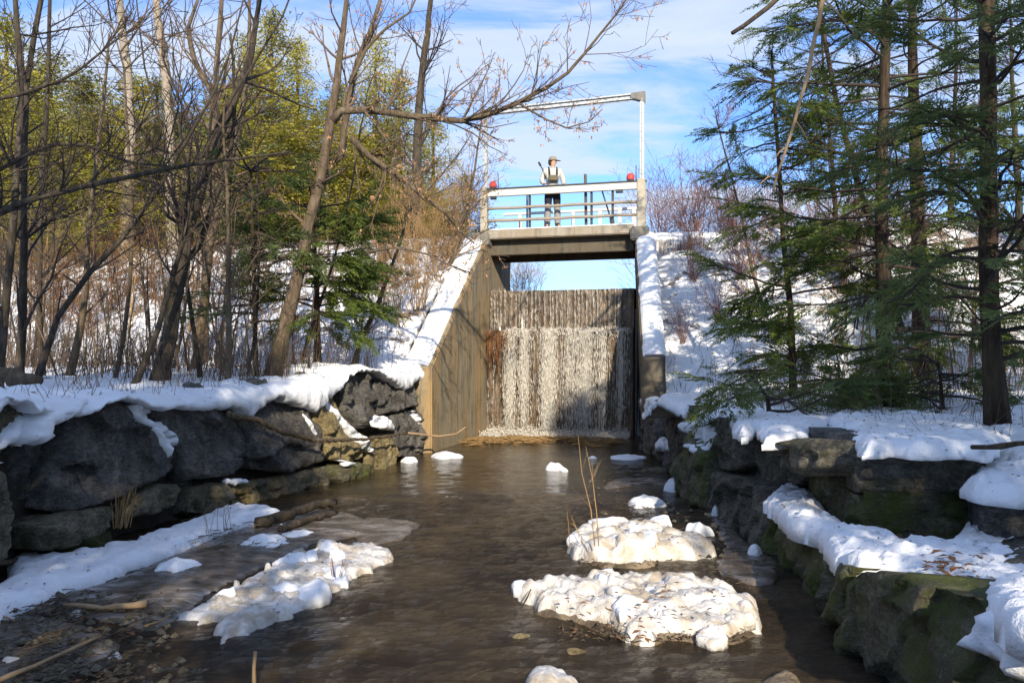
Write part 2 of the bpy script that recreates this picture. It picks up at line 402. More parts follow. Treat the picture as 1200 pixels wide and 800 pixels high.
def film_mat():
    m, t, b = material('water_film', .15, .5); b.inputs['Base Color'].default_value = (.55, .50, .40, 1)
    n = t.noise(t.pos((14, 14, .35)), 2.2, 6, .7, .2); n2 = t.noise(t.pos((6, 6, .8)), 9, 4, .7)
    a = t.ramp(t.math('ADD', t.math('MULTIPLY', n, .65), t.math('MULTIPLY', n2, .35)), [(.47, 0.0), (.56, .22), (.68, .75)])
    a = t.math('MULTIPLY', a, t.ramp(t.noise(t.pos((2.6, 2.6, .22)), 1.6, 3, .6), [(.44, .12), (.58, 1.0)]))
    tr = t.a('ShaderNodeBsdfTransparent'); mx = t.a('ShaderNodeMixShader'); t.set(mx.inputs[0], a)
    t.l.new(tr.outputs[0], mx.inputs[1]); t.l.new(b.outputs[0], mx.inputs[2]); t.l.new(mx.outputs[0], m.node_tree.nodes['Material Output'].inputs[0]); return m
FILM = film_mat()
def dam_mat():
    m, t, b = material('wet_dam_face', .4, .5); pv = t.pos((5, 5, .5)); p = t.pos()
    n = t.math('ADD', t.math('MULTIPLY', t.noise(pv, 2.2, 6, .7), .6), t.math('MULTIPLY', t.noise(p, 7, 6, .7), .4))
    t.set(b.inputs['Base Color'], t.ramp(n, [(.34, (.018, .012, .008)), (.48, (.065, .04, .02)), (.58, (.15, .09, .045)), (.68, (.27, .18, .10))]))
    t.set(b.inputs['Normal'], t.bump(n, .9, .06)); return m
DAMF = dam_mat()

# ------------------------------------------------------------------ dam frame of reference and terrain
TH = R(13.0); OX, OY = -.53, 18.3
def D(u, v, z): return Vector((OX+u*math.cos(TH)-v*math.sin(TH), OY-u*math.sin(TH)-v*math.cos(TH), z))
def uv_of(x, y):
    dx, dy = x-OX, y-OY; return dx*math.cos(TH)-dy*math.sin(TH), -dx*math.sin(TH)-dy*math.cos(TH)
DROT = Matrix.Rotation(-TH, 3, 'Z')
CREST = 3.48; DW = 3.51
LW = [(-5.6, -3), (-4.4, 2), (-3.95, 5.0), (-3.75, 6.75), (-3.2, 8.8), (-2.3, 11.7), (-1.75, 14.2)]
RW = [(-.5, -3), (1.95, 0.5), (1.95, 4.45), (2.2, 5.0), (2.28, 6.6), (2.32, 10.07), (2.6, 12.8), (2.62, 14.5)]
ly, lx = [q[1] for q in LW], [q[0] for q in LW]; ry, rx = [q[1] for q in RW], [q[0] for q in RW]
LE = [(-30, -30), (-12, -10)]+LW+[tuple(D(-.2, 0, 0)[:2]), tuple(D(-.2, -3, 0)[:2])]
RE = [(-20, -30), (-7, -10)]+[(a, b) for a, b in RW if b < 1]+[(3.9, 3.9), (4.5, 5.6), (2.8, 5.85), (2.8, 6.6), (2.65, 10), (2.75, 12.8), (2.62, 14.5)]+[tuple(D(DW-.02, 0, 0)[:2]), tuple(D(DW-.02, -3, 0)[:2])]
def sst(a, b, x):
    q = np.clip((x-a)/(b-a), 0, 1); return q*q*(3-2*q)
def ground_z(X, Y):
    X = np.asarray(X, float); Y = np.asarray(Y, float)
    dx, dy = X-OX, Y-OY; u = dx*math.cos(TH)-dy*math.sin(TH); v = -dx*math.sin(TH)-dy*math.cos(TH)
    xl = np.interp(Y, [q[1] for q in LE], [q[0] for q in LE]); xr = np.interp(Y, [q[1] for q in RE], [q[0] for q in RE])
    left = X < (xl+xr)/2
    lb = 1.30+.05*np.clip(Y-8, 0, 4)+.02*np.clip(xl-X, 0, 10)
    lz = np.maximum(lb, lb+(4.85-lb)*np.clip((4.7-v)/4.5, 0, 1)); lz = np.where(v < -2.5, 4.85+np.clip(-v-2.5, 0, 30)*.16*np.clip((-u-3)/6, 0, 1), lz)
    rb = .97+.085*np.clip(X-xr, 0, 9)
    rz = np.maximum(rb, rb+(4.85-rb)*np.clip((2.9-v)/3.5, 0, 1))
    pond = 4.85-2.2*sst(-2.6, -6, v)*np.clip((u+7)/4, 0, 1)
    bank = np.where(left, lz, rz); bank = np.where(v < -2.5, np.where(left, np.minimum(lz, np.where(u > -7, pond, 99)), pond), bank)
    d = np.where(left, xl-X, X-xr)
    k = sst(.12, .36, d)
    bed = np.where(v < -.3, 3.0, -.4)
    z = bed+(bank-bed)*k
    xw = np.interp(Y, ry, rx); ledge = np.where((~left) & (Y > 1) & (Y < 7.5), -.4+.72*sst(.25, .45, X-xw), -9); z = np.maximum(z, ledge)
    far = np.maximum(np.hypot(X, Y-10)-45, 0)
    return z+np.minimum(far, 300)*.03*np.where(v < -6, 1, .6)
def gz(x, y): return float(ground_z(x, y))
def coords(fine_lo, fine_hi, st, out):
    a = list(np.arange(fine_lo, fine_hi, st)); s_ = st
    while a[-1] < out: s_ *= 1.25; a.append(a[-1]+s_)
    s_ = st
    while a[0] > -out: s_ *= 1.25; a.insert(0, a[0]-s_)
    return np.array(a)
gxs = coords(-9, 9, .11, 900); gys = coords(1.5, 21, .11, 900)
GX, GY = np.meshgrid(gxs, gys); GZ = ground_z(GX, GY)
flat = GX.size; zz_ = GZ.ravel().copy()
near = (np.abs(GX.ravel()) < 25) & (GY.ravel() > -8) & (GY.ravel() < 35)
xr_, yr_ = GX.ravel(), GY.ravel()
for i in np.nonzero(near)[0]:
    zz_[i] += .075*fbm((xr_[i], yr_[i], 0), .9, 1, 3)+.03*noise.noise(Vector((xr_[i]*4, yr_[i]*4, 3)))
nxg, nyg = len(gxs), len(gys); idx = np.arange(flat).reshape(nyg, nxg)
F = np.stack([idx[:-1, :-1], idx[:-1, 1:], idx[1:, 1:], idx[1:, :-1]], -1).reshape(-1, 4)
link('snowy_ground', np_mesh('snowy_ground', np.stack([xr_, yr_, zz_], 1), F, GROUND, True), kind='structure')

# stream: one rippled sheet
wx = np.arange(-10, 5.5, .048); wy = np.concatenate([np.arange(-14, 2.4, .4), np.arange(2.4, 18.6, .048)])
WX, WY = np.meshgrid(wx, wy); q = np.stack([WX.ravel(), WY.ravel()], 1)
wz = np.array([(.022 if y < 9.5 else .005)*fbm((x*1.0, y*2.2, 0), 2.6, 5, 3) for x, y in q])
idx = np.arange(len(q)).reshape(len(wy), len(wx)); F = np.stack([idx[:-1, :-1], idx[:-1, 1:], idx[1:, 1:], idx[1:, :-1]], -1).reshape(-1, 4)
cen = q[F].mean(1); uu = (cen[:, 0]-OX)*math.cos(TH)-(cen[:, 1]-OY)*math.sin(TH); vv = -(cen[:, 0]-OX)*math.sin(TH)-(cen[:, 1]-OY)*math.cos(TH)
F = F[vv > .1]
link('stream_water', np_mesh('stream_water', np.column_stack([q, wz]), F, WATER, True), kind='structure')
pm = MB(); pm.add([D(-8, -.4, 3.44), D(-8, -60, 3.44), D(60, -60, 3.44), D(60, -.4, 3.44)], [(0, 1, 2, 3)])
pm.v = [D(.02, -.35, 3.50), D(-6, -4.2, 3.44), D(-9, -60, 3.44), D(60, -60, 3.44), D(60, -4.2, 3.44), D(DW-.02, -.35, 3.50)]; pm.f = [(0, 5, 4, 3, 2, 1)]
pm.build('pond_water', WATER, None, False, kind='structure')

# ------------------------------------------------------------------ dam, wing walls, falling water
def prism(mb, prof, u0, u1, mi=0):                     # profile in (v, z), swept along u; u0/u1 may be functions of v
    f0 = u0 if callable(u0) else (lambda v: u0); f1 = u1 if callable(u1) else (lambda v: u1)
    n = len(prof); vs = [D(f0(v), v, z) for v, z in prof]+[D(f1(v), v, z) for v, z in prof]
    fs = [tuple(range(n))[::-1], tuple(range(n, 2*n))]+[(i, (i+1) % n, n+(i+1) % n, n+i) for i in range(n)]
    mb.add(vs, fs, mi)
dam = empty('overflow_dam', D(DW/2, 0, 0), label='wet concrete overflow dam in two tiers with water pouring down its face', cat='dam')
def rel(o, root): o.parent = root; o.matrix_parent_inverse = root.matrix_world.inverted()
bpy.context.view_layer.update()
def dam_face(name, v0, z0, z1, back, seed):
    nu, nzz = 110, int((z1-z0)/.045)+1
    mb = MB()
    for j in range(nzz+1):
        z = z0+(z1-z0)*j/nzz
        for i in range(nu+1):
            u = DW*i/nu; p = (u, v0, z)
            dv = .045*noise.noise(Vector((u*5, seed, z*.7)))+.035*noise.noise(Vector((u*9, seed+3, z*3)))+.02*noise.noise(Vector((u*24, seed, z*2)))
            dv -= .06*max(0, (j-nzz+1.5))/1.5 if j >= nzz-1 else 0
            mb.v.append(D(u, v0+dv, z))
    for j in range(nzz):
        for i in range(nu):
            a = j*(nu+1)+i; mb.f.append((a, a+nu+1, a+nu+2, a+1)); mb.m.append(0)
    k = len(mb.v); top = nzz*(nu+1)
    for i in range(nu+1): mb.v.append(D(DW*i/nu, back, z1-.0))
    for i in range(nu): mb.f.append((top+i, k+i, k+i+1, top+i+1)); mb.m.append(0)
    return mb.build(name, DAMF)
bpy.context.view_layer.update()
rel(dam_face('upper_tier', 0, 2.3, CREST, -.55, 2.0), dam); rel(dam_face('lower_tier', .34, -.5, 2.5, -.1, 7.0), dam)
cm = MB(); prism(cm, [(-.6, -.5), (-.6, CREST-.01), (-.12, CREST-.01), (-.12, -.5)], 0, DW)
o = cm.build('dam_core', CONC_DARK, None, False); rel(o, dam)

def wall_mesh(u_in, u_out, prof, ntop):                # subdivided wing wall with a little relief
    mb = MB(); prism(mb, prof, u_in, u_out); bm = bmesh.new(); vs = [bm.verts.new(q) for q in mb.v]
    for f in mb.f: bm.faces.new([vs[i] for i in f])
    bmesh.ops.recalc_face_normals(bm, faces=bm.faces); bmesh.ops.bevel(bm, geom=bm.edges[:], offset=.025, segments=2, affect='EDGES')
    bmesh.ops.triangulate(bm, faces=[f for f in bm.faces if len(f.verts) > 4])
    for _ in range(4):
        bmesh.ops.subdivide_edges(bm, edges=[e for e in bm.edges if e.calc_length() > .22], cuts=1, use_grid_fill=True)
    bm.normal_update()
    for q in bm.verts: q.co += q.normal*(.018*fbm(q.co, 1.7, 4, 4)+.008*noise.noise(q.co*11))
    me = bpy.data.meshes.new('wing_wall'); bm.to_mesh(me); bm.free(); return me
LP = [(-2.2, -.5), (-2.2, 4.78), (.25, 4.78), (4.42, 1.60), (4.42, -.5)]
me = wall_mesh(lambda v: 0, lambda v: -.40, LP, 0); me.materials.append(CONC_WALL)
link('wing_wall', me, None, label='long sloping concrete wing wall left of the falls, tan and streaked with branch shadows', cat='wing wall')
ur = lambda v: DW+.113*max(v, 0)
RP = [(-2.2, -.5), (-2.2, 4.78), (.15, 4.78), (3.0, 1.80), (3.0, -.5)]
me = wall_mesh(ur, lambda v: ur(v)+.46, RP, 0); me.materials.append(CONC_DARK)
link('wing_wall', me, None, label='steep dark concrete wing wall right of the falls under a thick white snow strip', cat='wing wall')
# shotcrete pilaster where the right wall meets the deck is the grey block below the post
def snow_strip(v0, z0, v1, z1, ua, ub, seed, thick=.10):
    n, m = 44, 9; mb = MB()
    for i in range(n+1):
        tt = i/n; v = v0+(v1-v0)*tt; z = z0+(z1-z0)*tt; a, b = ua(v), ub(v)
        e = min(1, min(tt, 1-tt)*14+.15)
        for j in range(m+1):
            q = j/m; u = a+(b-a)*q; h = thick*e*(1-abs(2*q-1)**3.5)+.02
            p = D(u, v, z); h *= 1+.45*fbm(p, 2.2, seed, 3)
            wob = .03*noise.noise(Vector((i*.25, j*.1, seed))) if j in (0, m) else 0
            mb.v.append(D(u+wob, v, z+h if 0 < j < m else z-.015))
    for i in range(n):
        for j in range(m):
            a = i*(m+1)+j; mb.f.append((a, a+1, a+m+2, a+m+1)); mb.m.append(0)
    k = m+1; mb.f.append(tuple(range(k))); mb.f.append(tuple(n*k+j for j in range(k))[::-1]); mb.m += [0, 0]
    return mb
snow_strip(.18, 4.79, 4.36, 1.62, lambda v: -.62, lambda v: -.05, 3, .10).build('snow_strip', SNOW, None, label='snow strip along the sloping top of the left wing wall', cat='snow')
snow_strip(.22, 4.72, 2.98, 1.83, lambda v: ur(v)+.03, lambda v: ur(v)+.47, 5, .13).build('snow_strip', SNOW, None, label='thick clean snow strip on top of the steep right wing wall', cat='snow')

rng = np.random.RandomState(4)
OCT_F = np.array([(0, 2, 4), (2, 1, 4), (1, 3, 4), (3, 0, 4), (2, 0, 5), (1, 2, 5), (3, 1, 5), (0, 3, 5)])
def blobs(us, vs, zs, wd, ht):
    n = len(us); c, s_ = math.cos(TH), math.sin(TH)
    C = np.stack([OX+us*c-vs*s_, OY-us*s_-vs*c, zs], 1)
    off = np.zeros((n, 6, 3)); off[:, 0, 0] = wd; off[:, 1, 0] = -wd; off[:, 2, 1] = wd*.8; off[:, 3, 1] = -wd*.8; off[:, 4, 2] = ht; off[:, 5, 2] = -ht
    off += rng.uniform(-.35, .35, (n, 6, 3))*wd[:, None, None]
    V = (C[:, None]+off).reshape(-1, 3); Fq = (OCT_F[None]+(np.arange(n)*6)[:, None, None]).reshape(-1, 3); return V, Fq
def dens(u): return .012+.85*np.exp(-((u-1.55)/.14)**2)+.6*np.exp(-((u-.62)/.10)**2)+.45*np.exp(-((u-.95)/.10)**2)+.55*np.exp(-((u-2.40)/.16)**2)+.28*np.exp(-((u-2.8)/.08)**2)+.3*np.exp(-((u-3.25)/.07)**2)+.25*np.exp(-((u-2.05)/.12)**2)
def sample_u(n, f):
    u = rng.uniform(.05, DW-.05, n*8); return u[rng.uniform(0, 1, n*8) < f(u)][:n]
VV, FF, base = [], [], 0
def addb(*a):
    global base
    V, Fq = blobs(*a); VV.append(V); FF.append(Fq+base); base += len(V)
for _ in range(2300):                                                          # lower tier: dashes of white water strung down falling strands
    u0 = sample_u(1, dens); 
    if not len(u0): continue
    u0 = u0[0]; k = rng.randint(5, 16); zt = np.sort(rng.uniform(0, 1, k))*rng.uniform(.5, 1)+rng.choice([0, .3, .0]); zt = 1-zt[zt < 1]; k = len(zt)
    w_ = rng.uniform(.0022, .0056); addb(u0+np.cumsum(rng.normal(0, .006, k)), .41+rng.uniform(0, .03)+.16*(1-zt)+rng.uniform(0, .04, k), .04+2.44*zt, np.full(k, w_)*rng.uniform(.6, 1.3, k), rng.uniform(.03, .13, k))
u = sample_u(9000, dens); n = len(u); zt = rng.uniform(0, 1, n)                 # loose drops
addb(u+rng.normal(0, .05, n)*(1.2-zt), .42+rng.uniform(0, .25, n)*(1.15-zt), .05+2.40*zt, rng.uniform(.002, .0065, n), rng.uniform(.004, .014, n))
u = rng.uniform(.35, DW-.08, 3400); n = len(u); zt = rng.uniform(0, 1, n)**1.6     # bright broken lip of the lower tier
keep = rng.uniform(0, 1, n) < .25+dens(u); u, zt = u[keep], zt[keep]; n = len(u)
addb(u, .30+rng.uniform(0, .17, n), 2.535+.025*np.sin(u*11)+.02*np.sin(u*29)-.34*zt*rng.uniform(.3, 1, n), rng.uniform(.005, .016, n), rng.uniform(.01, .045, n)*(.4+zt))
su = np.linspace(.05, DW-.30, 40)+rng.normal(0, .025, 40)
for _ in range(400):                                                           # upper tier: thin threads over dark wood
    u0 = rng.choice(su)+rng.normal(0, .012); k = rng.randint(3, 9); zt = rng.uniform(0, 1, k); addb(np.full(k, u0)+rng.normal(0, .004, k), .06+rng.uniform(0, .07, k), 2.54+.93*zt, rng.uniform(.0016, .0042, k), rng.uniform(.03, .12, k))
u = rng.uniform(.05, DW-.05, 8500); n = len(u)                                  # splash at the foot
sv = rng.uniform(0, 1, n)**1.7; addb(u, .42+.9*sv, np.abs(rng.normal(0, .09, n))*(1-.6*sv)+.012, rng.uniform(.006, .022, n), rng.uniform(.005, .018, n))
V = np.vstack(VV); Fq = np.vstack(FF)
fall = link('waterfall', np_mesh('waterfall', V, Fq, FOAM, False), kind='structure')
fm = MB()
for (v0, z0, z1, sd) in ((.09, 2.5, CREST+.01, 1), (.43, .02, 2.53, 6)):
    nu, nq = 90, 24; k = len(fm.v)
    for j in range(nq+1):
        q = j/nq; z = z1+(z0-z1)*q
        for i in range(nu+1):
            uu_ = .02+(DW-.04)*i/nu; fm.v.append(D(uu_, v0+.10*q*q+.04*noise.noise(Vector((uu_*6, sd, z*.6)))-(.07 if j == 0 else 0), z))
    for j in range(nq):
        for i in range(nu):
            a = k+j*(nu+1)+i; fm.f.append((a, a+1, a+nu+2, a+nu+1)); fm.m.append(0)
fm.build('water_film', FILM, None, True, kind='structure')
# churned white water along the foot
mb = MB(); nu, nv = 110, 20
for j in range(nv+1):
    for i in range(nu+1):
        uu_ = .05+(DW-.1)*i/nu; v = .45+1.5*j/nv; mb.v.append(D(uu_, v, .012+max(0, (.12-.10*j/nv)*(.5+1.0*fbm((uu_, v, 0), 6, 2, 4)))*(1 if 0 < j < nv else 0)))
for j in range(nv):
    for i in range(nu): a = j*(nu+1)+i; mb.f.append((a, a+1, a+nu+2, a+nu+1)); mb.m.append(0)
mb.build('churned_water', FILM, None, True, kind='structure')

# ------------------------------------------------------------------ footbridge over the crest
bridge = empty('footbridge', D(DW/2, -.3, 4.72), -TH, label='concrete footbridge with white top rail spanning the dam above the falls', cat='footbridge')
def bl(u, v, z): return Vector((u-DW/2, -(v+.3), z-4.72))      # bridge local: x along the span, y upstream
def bbox(name, u0, u1, v0, v1, z0, z1, m, bev=.012, parent=bridge):
    bm = bmesh.new(); bmesh.ops.create_cube(bm, size=1)
    a, b = bl(u0, v0, z0), bl(u1, v1, z1); c = (a+b)/2; sz = b-a
    for q in bm.verts: q.co = Vector((q.co.x*abs(sz.x), q.co.y*abs(sz.y), q.co.z*abs(sz.z)))+c
    if bev: bmesh.ops.bevel(bm, geom=bm.edges[:], offset=bev, segments=2, affect='EDGES')
    me = bpy.data.meshes.new(name); bm.to_mesh(me); bm.free(); me.materials.append(m); return link(name, me, parent)
bbox('deck', -.06, DW+.02, -1.5, .30, 4.72, 4.93, CONC_DECK, .02)
bbox('girder', .0, DW, -.10, .02, 4.36, 4.717, CONC_DARK); bbox('girder', .0, DW, -1.35, -1.23, 4.36, 4.717, CONC_DARK)
bbox('snow_edge', .0, DW, .06, .27, 4.925, 4.965, SNOW, .018); bbox('snow_edge', .0, DW, -1.45, -1.1, 4.925, 4.98, SNOW, .018)
def rail(name, u0, u1, v, z, r, m):
    mb = MB(); n = 14; mb.tube([bl(u0+(u1-u0)*i/n, v, z+.006*math.sin(i*1.7)) for i in range(n+1)], [r]*(n+1), 10); return mb.build(name, m, bridge)
bbox('top_rail', -.10, DW+.16, .17, .27, 5.76, 5.92, WHITEP, .008); bbox('rail_cap', -.12, DW+.30, .15, .29, 5.922, 5.955, DARKST, .004)
rail('rail_pipe', -.04, DW+.12, .22, 5.47, .036, PIPE); rail('rail_pipe', -.04, DW+.12, .22, 5.17, .036, PIPE)
for u in (1.02, 2.52, 3.02): bbox('rail_post', u-.028, u+.028, .13, .185, 4.93, 5.76, DARKST, .004)
for u in (.45, 1.14, 1.86, 2.56, 3.06, 3.42): bbox('rear_post', u-.045, u+.045, -1.42, -1.34, 4.93, 5.62, WHITEP, .006)
bbox('rear_rail', 0, DW, -1.42, -1.34, 5.62, 5.68, WHITEP, .006)
bbox('end_post', -.18, -.02, .10, .31, 4.76, 5.99, TAN, .02); bbox('end_post', DW+.08, DW+.28, .10, .31, 4.76, 5.99, TAN, .02)
bbox('plinth', DW-.06, DW+.36, .0, .42, 4.55, 4.87, CONC_GREY, .03); bbox('plinth', -.40, .05, .0, .42, 4.55, 4.87, CONC_GREY, .03)
bbox('rail_bracket', .06, .20, .16, .28, 5.70, 5.762, DARKST, .004); bbox('rail_bracket', 3.10, 3.26, .16, .28, 5.70, 5.762, DARKST, .004)

gan = empty('hoist_gantry', D(DW/2, -.1, 4.93), -TH, label='galvanised steel goalpost gantry standing over the footbridge', cat='gantry')
def gl(u, v, z): return Vector((u-DW/2, -(v+.1), z-4.93))
def gbar(name, a, b, wd, m=GALV):
    wd *= .8
    a, b = Vector(a), Vector(b); mb = MB(); d = b-a; rot = d.to_track_quat('Z', 'Y').to_matrix(); w2 = wd/2
    # H section bar
    for (cx, cy, sx, sy) in ((0, w2*.9, wd, wd*.14), (0, -w2*.9, wd, wd*.14), (0, 0, wd*.14, wd*1.6)):
        mb.box((a+b)/2+rot @ Vector((cx, cy, 0)), (sx, sy, d.length), rot)
    return mb.build(name, m, gan, False)
gbar('post', gl(3.69, -.1, 4.87), gl(3.69, -.1, 7.97), .115); gbar('post', gl(-.15, -.1, 4.8), gl(-.15, -.1, 7.85), .115)
gbar('beam', gl(-.25, -.1, 7.93), gl(3.75, -.1, 8.04), .14)
mb = MB()
for v in (-.17, -.03): 
    vs = [gl(3.43, v, 8.0), gl(3.77, v, 7.88), gl(3.77, v, 8.13), gl(3.43, v, 8.11)]; vs2 = [q+Vector((0, .014, 0)) for q in vs]
    mb.add(vs+vs2, [(0, 1, 2, 3), (7, 6, 5, 4), (0, 4, 5, 1), (1, 5, 6, 2), (2, 6, 7, 3), (3, 7, 4, 0)])
mb.build('gusset_plate', CONC_GREY, gan, False)
def lamp(u, label):
    r = empty('warning_lamp', D(u, .22, 5.955), -TH, label=label, cat='lamp', group='red lamps on the railing')
    mb = MB(); prof = [(.0, .085), (.02, .09), (.07, .098), (.11, .09), (.15, .065), (.165, .03), (.17, .0)]
    for z, q in prof:
        for j in range(16): mb.v.append(Vector((q*math.cos(j*math.pi/8), q*math.sin(j*math.pi/8), z+.02)))
    for i in range(len(prof)-1):
        for j in range(16): a, b = i*16+j, i*16+(j+1) % 16; mb.f.append((a, b, b+16, a+16)); mb.m.append(0)
    mb.build('lens', RED, r); m2 = MB(); m2.tube([(0, 0, 0), (0, 0, .03)], [.09, .09], 16); m2.build('base', DARKST, r)
    m3 = MB(); m3.tube([(.13, 0, 0), (.13, 0, .36)], [.012, .010], 6); m3.build('spike', DARKST, r)
lamp(3.44, 'round red lamp on the right end of the white top rail'); lamp(.12, 'round red lamp on the left end of the white top rail, behind twigs')
def pole(name, u0, u1, v, z0, z1, r, m, **kw):
    mb = MB(); n = 6; mb.tube([D(u0+(u1-u0)*i/n, v-.0*i, z0+(z1-z0)*i/n) for i in range(n+1)], [r]*(n+1), 8); return mb.build(name, m, None, **kw)
pole('wooden_pole', 2.38, 2.36, .06, 4.93, 6.22, .035, BARK_B, label='tall thin brown pole standing upright right of the person on the bridge', cat='pole')
pole('metal_rod', .86, .86, -.3, 4.93, 6.0, .020, DARKST, label='thin dark rod standing upright left of the person on the bridge', cat='rod')
sp = empty('shovel', D(2.95, .03, 4.93), -TH, label='slim shovel leaning on the white rail, right of the tall brown pole', cat='shovel')
m1 = MB(); m1.tube([(0, 0, .25), (-.19, -.10, .88)], [.018, .018], 8); m1.build('handle', DARKST, sp)
m2 = MB(); m2.tube([(.06, 0, .0), (.055, 0, .08), (.03, 0, .22), (0, 0, .27)], [.055, .06, .05, .02], 10); m2.build('blade', PIPE, sp)
# ------------------------------------------------------------------ boulder walls
def facet(p, s, seed, amt):
    d, pt = noise.voronoi(Vector((p.x*s+seed*3.1, p.y*s+seed*1.7, p.z*s*1.25-seed)))
    c = pt[0]
    h1 = noise.cell(c*7.7)*2-1; h2 = noise.cell(c*5.3+Vector((9, 2, 4)))*2-1; h3 = noise.cell(c*3.9+Vector((1, 7, 2)))
    q = Vector((p.x*s+seed*3.1, p.y*s+seed*1.7, p.z*s*1.25-seed))-c
    return amt*(h3*.6+(h1*q.x+h2*q.z+h1*q.y*.6)*.9)
def stone(plan, poly, m, parent, seed, bulge=.14, rnd=.085, depth=.75, sp=.036, fac=.10, label=None, fs=1.8, soft=0, flat=1.0):
    bulge *= .9; wp = [plan.px(*q) for q in poly]; rgs = random.Random(seed*7+3); A = np.array(wp); ca, cb = A.mean(0); ha, hb = (A.max(0)-A.min(0))/2
    pc, nc = plan.at(ca); tx, ty = -nc.y, nc.x
    if (plan.at(ca+.1)[0]-pc).dot(Vector((tx, ty))) < 0: tx, ty = -tx, -ty
    g0 = (rgs.uniform(-.10, .10), rgs.uniform(-.12, .06)); planes = []
    bulge *= flat
    for k in range(6):
        th = k*1.047+rgs.uniform(-.4, .4); ext = abs(math.cos(th))*ha+abs(math.sin(th))*hb
        planes.append((math.cos(th), math.sin(th), ext*rgs.uniform(.35+.3*(1-flat), .85+.15*(1-flat)), rgs.uniform(.35, 1.1)*(.4+.6*flat)))
    planes.append((0, 1, hb*.55, .5))
    def prof(d, p):
        la = (p.x-pc.x)*tx+(p.y-pc.y)*ty+.05*fbm(p, 2.2, seed, 2); lb_ = p.z-cb+.05*fbm(p, 2.2, seed+5, 2)
        h = bulge+g0[0]*la+g0[1]*lb_
        for (cx, cy, r0_, sl_) in planes: h = min(h, bulge+.02-sl_*(la*cx+lb_*cy-r0_))
        k = min(1, d/.03); e = math.sqrt(max(0, 1-(1-k)**2)); h = max(h, .02)
        fr = facet(p, fs*1.6, seed+4.4, fac*.42)
        strata = .014*noise.noise(Vector((p.x*1.5, p.y*1.5, p.z*15+seed)))
        crack = -.05*max(0, 1-abs(noise.noise(Vector((p.x*1.1+seed, p.y*1.1, p.z*.9+seed*2))))/.022)-.03*max(0, 1-abs(noise.noise(Vector((p.x*2.6-seed, p.y*2.6, p.z*2.0+seed))))/.03)
        return (h+fr+strata+crack*min(1, d/.08)+.016*fbm(p, 9, seed, 4))*e
    o = pillow(wp, sp, plan.frame, prof, depth, seed, m, 'boulder', parent, soft=soft, back_scale=.9, jit=.25)
    o.matrix_parent_inverse = parent.matrix_world.inverted()
    if label: o['label'] = label
    return o
lwall = empty('boulder_wall', (-2.6, 9.5, 0), label='dark boulder retaining wall lining the left side of the stream, capped with snow', cat='boulder wall')
rwall = empty('boulder_wall', (2.5, 7.5, 0), label='mossy stepped boulder retaining wall along the right side of the stream', cat='boulder wall')
bpy.context.view_layer.update()
LPl = lambda off=0.0: Plan(LW, off, .10, 1)
RPl = lambda off=0.0: Plan(RW[1:], off, .06, -1)
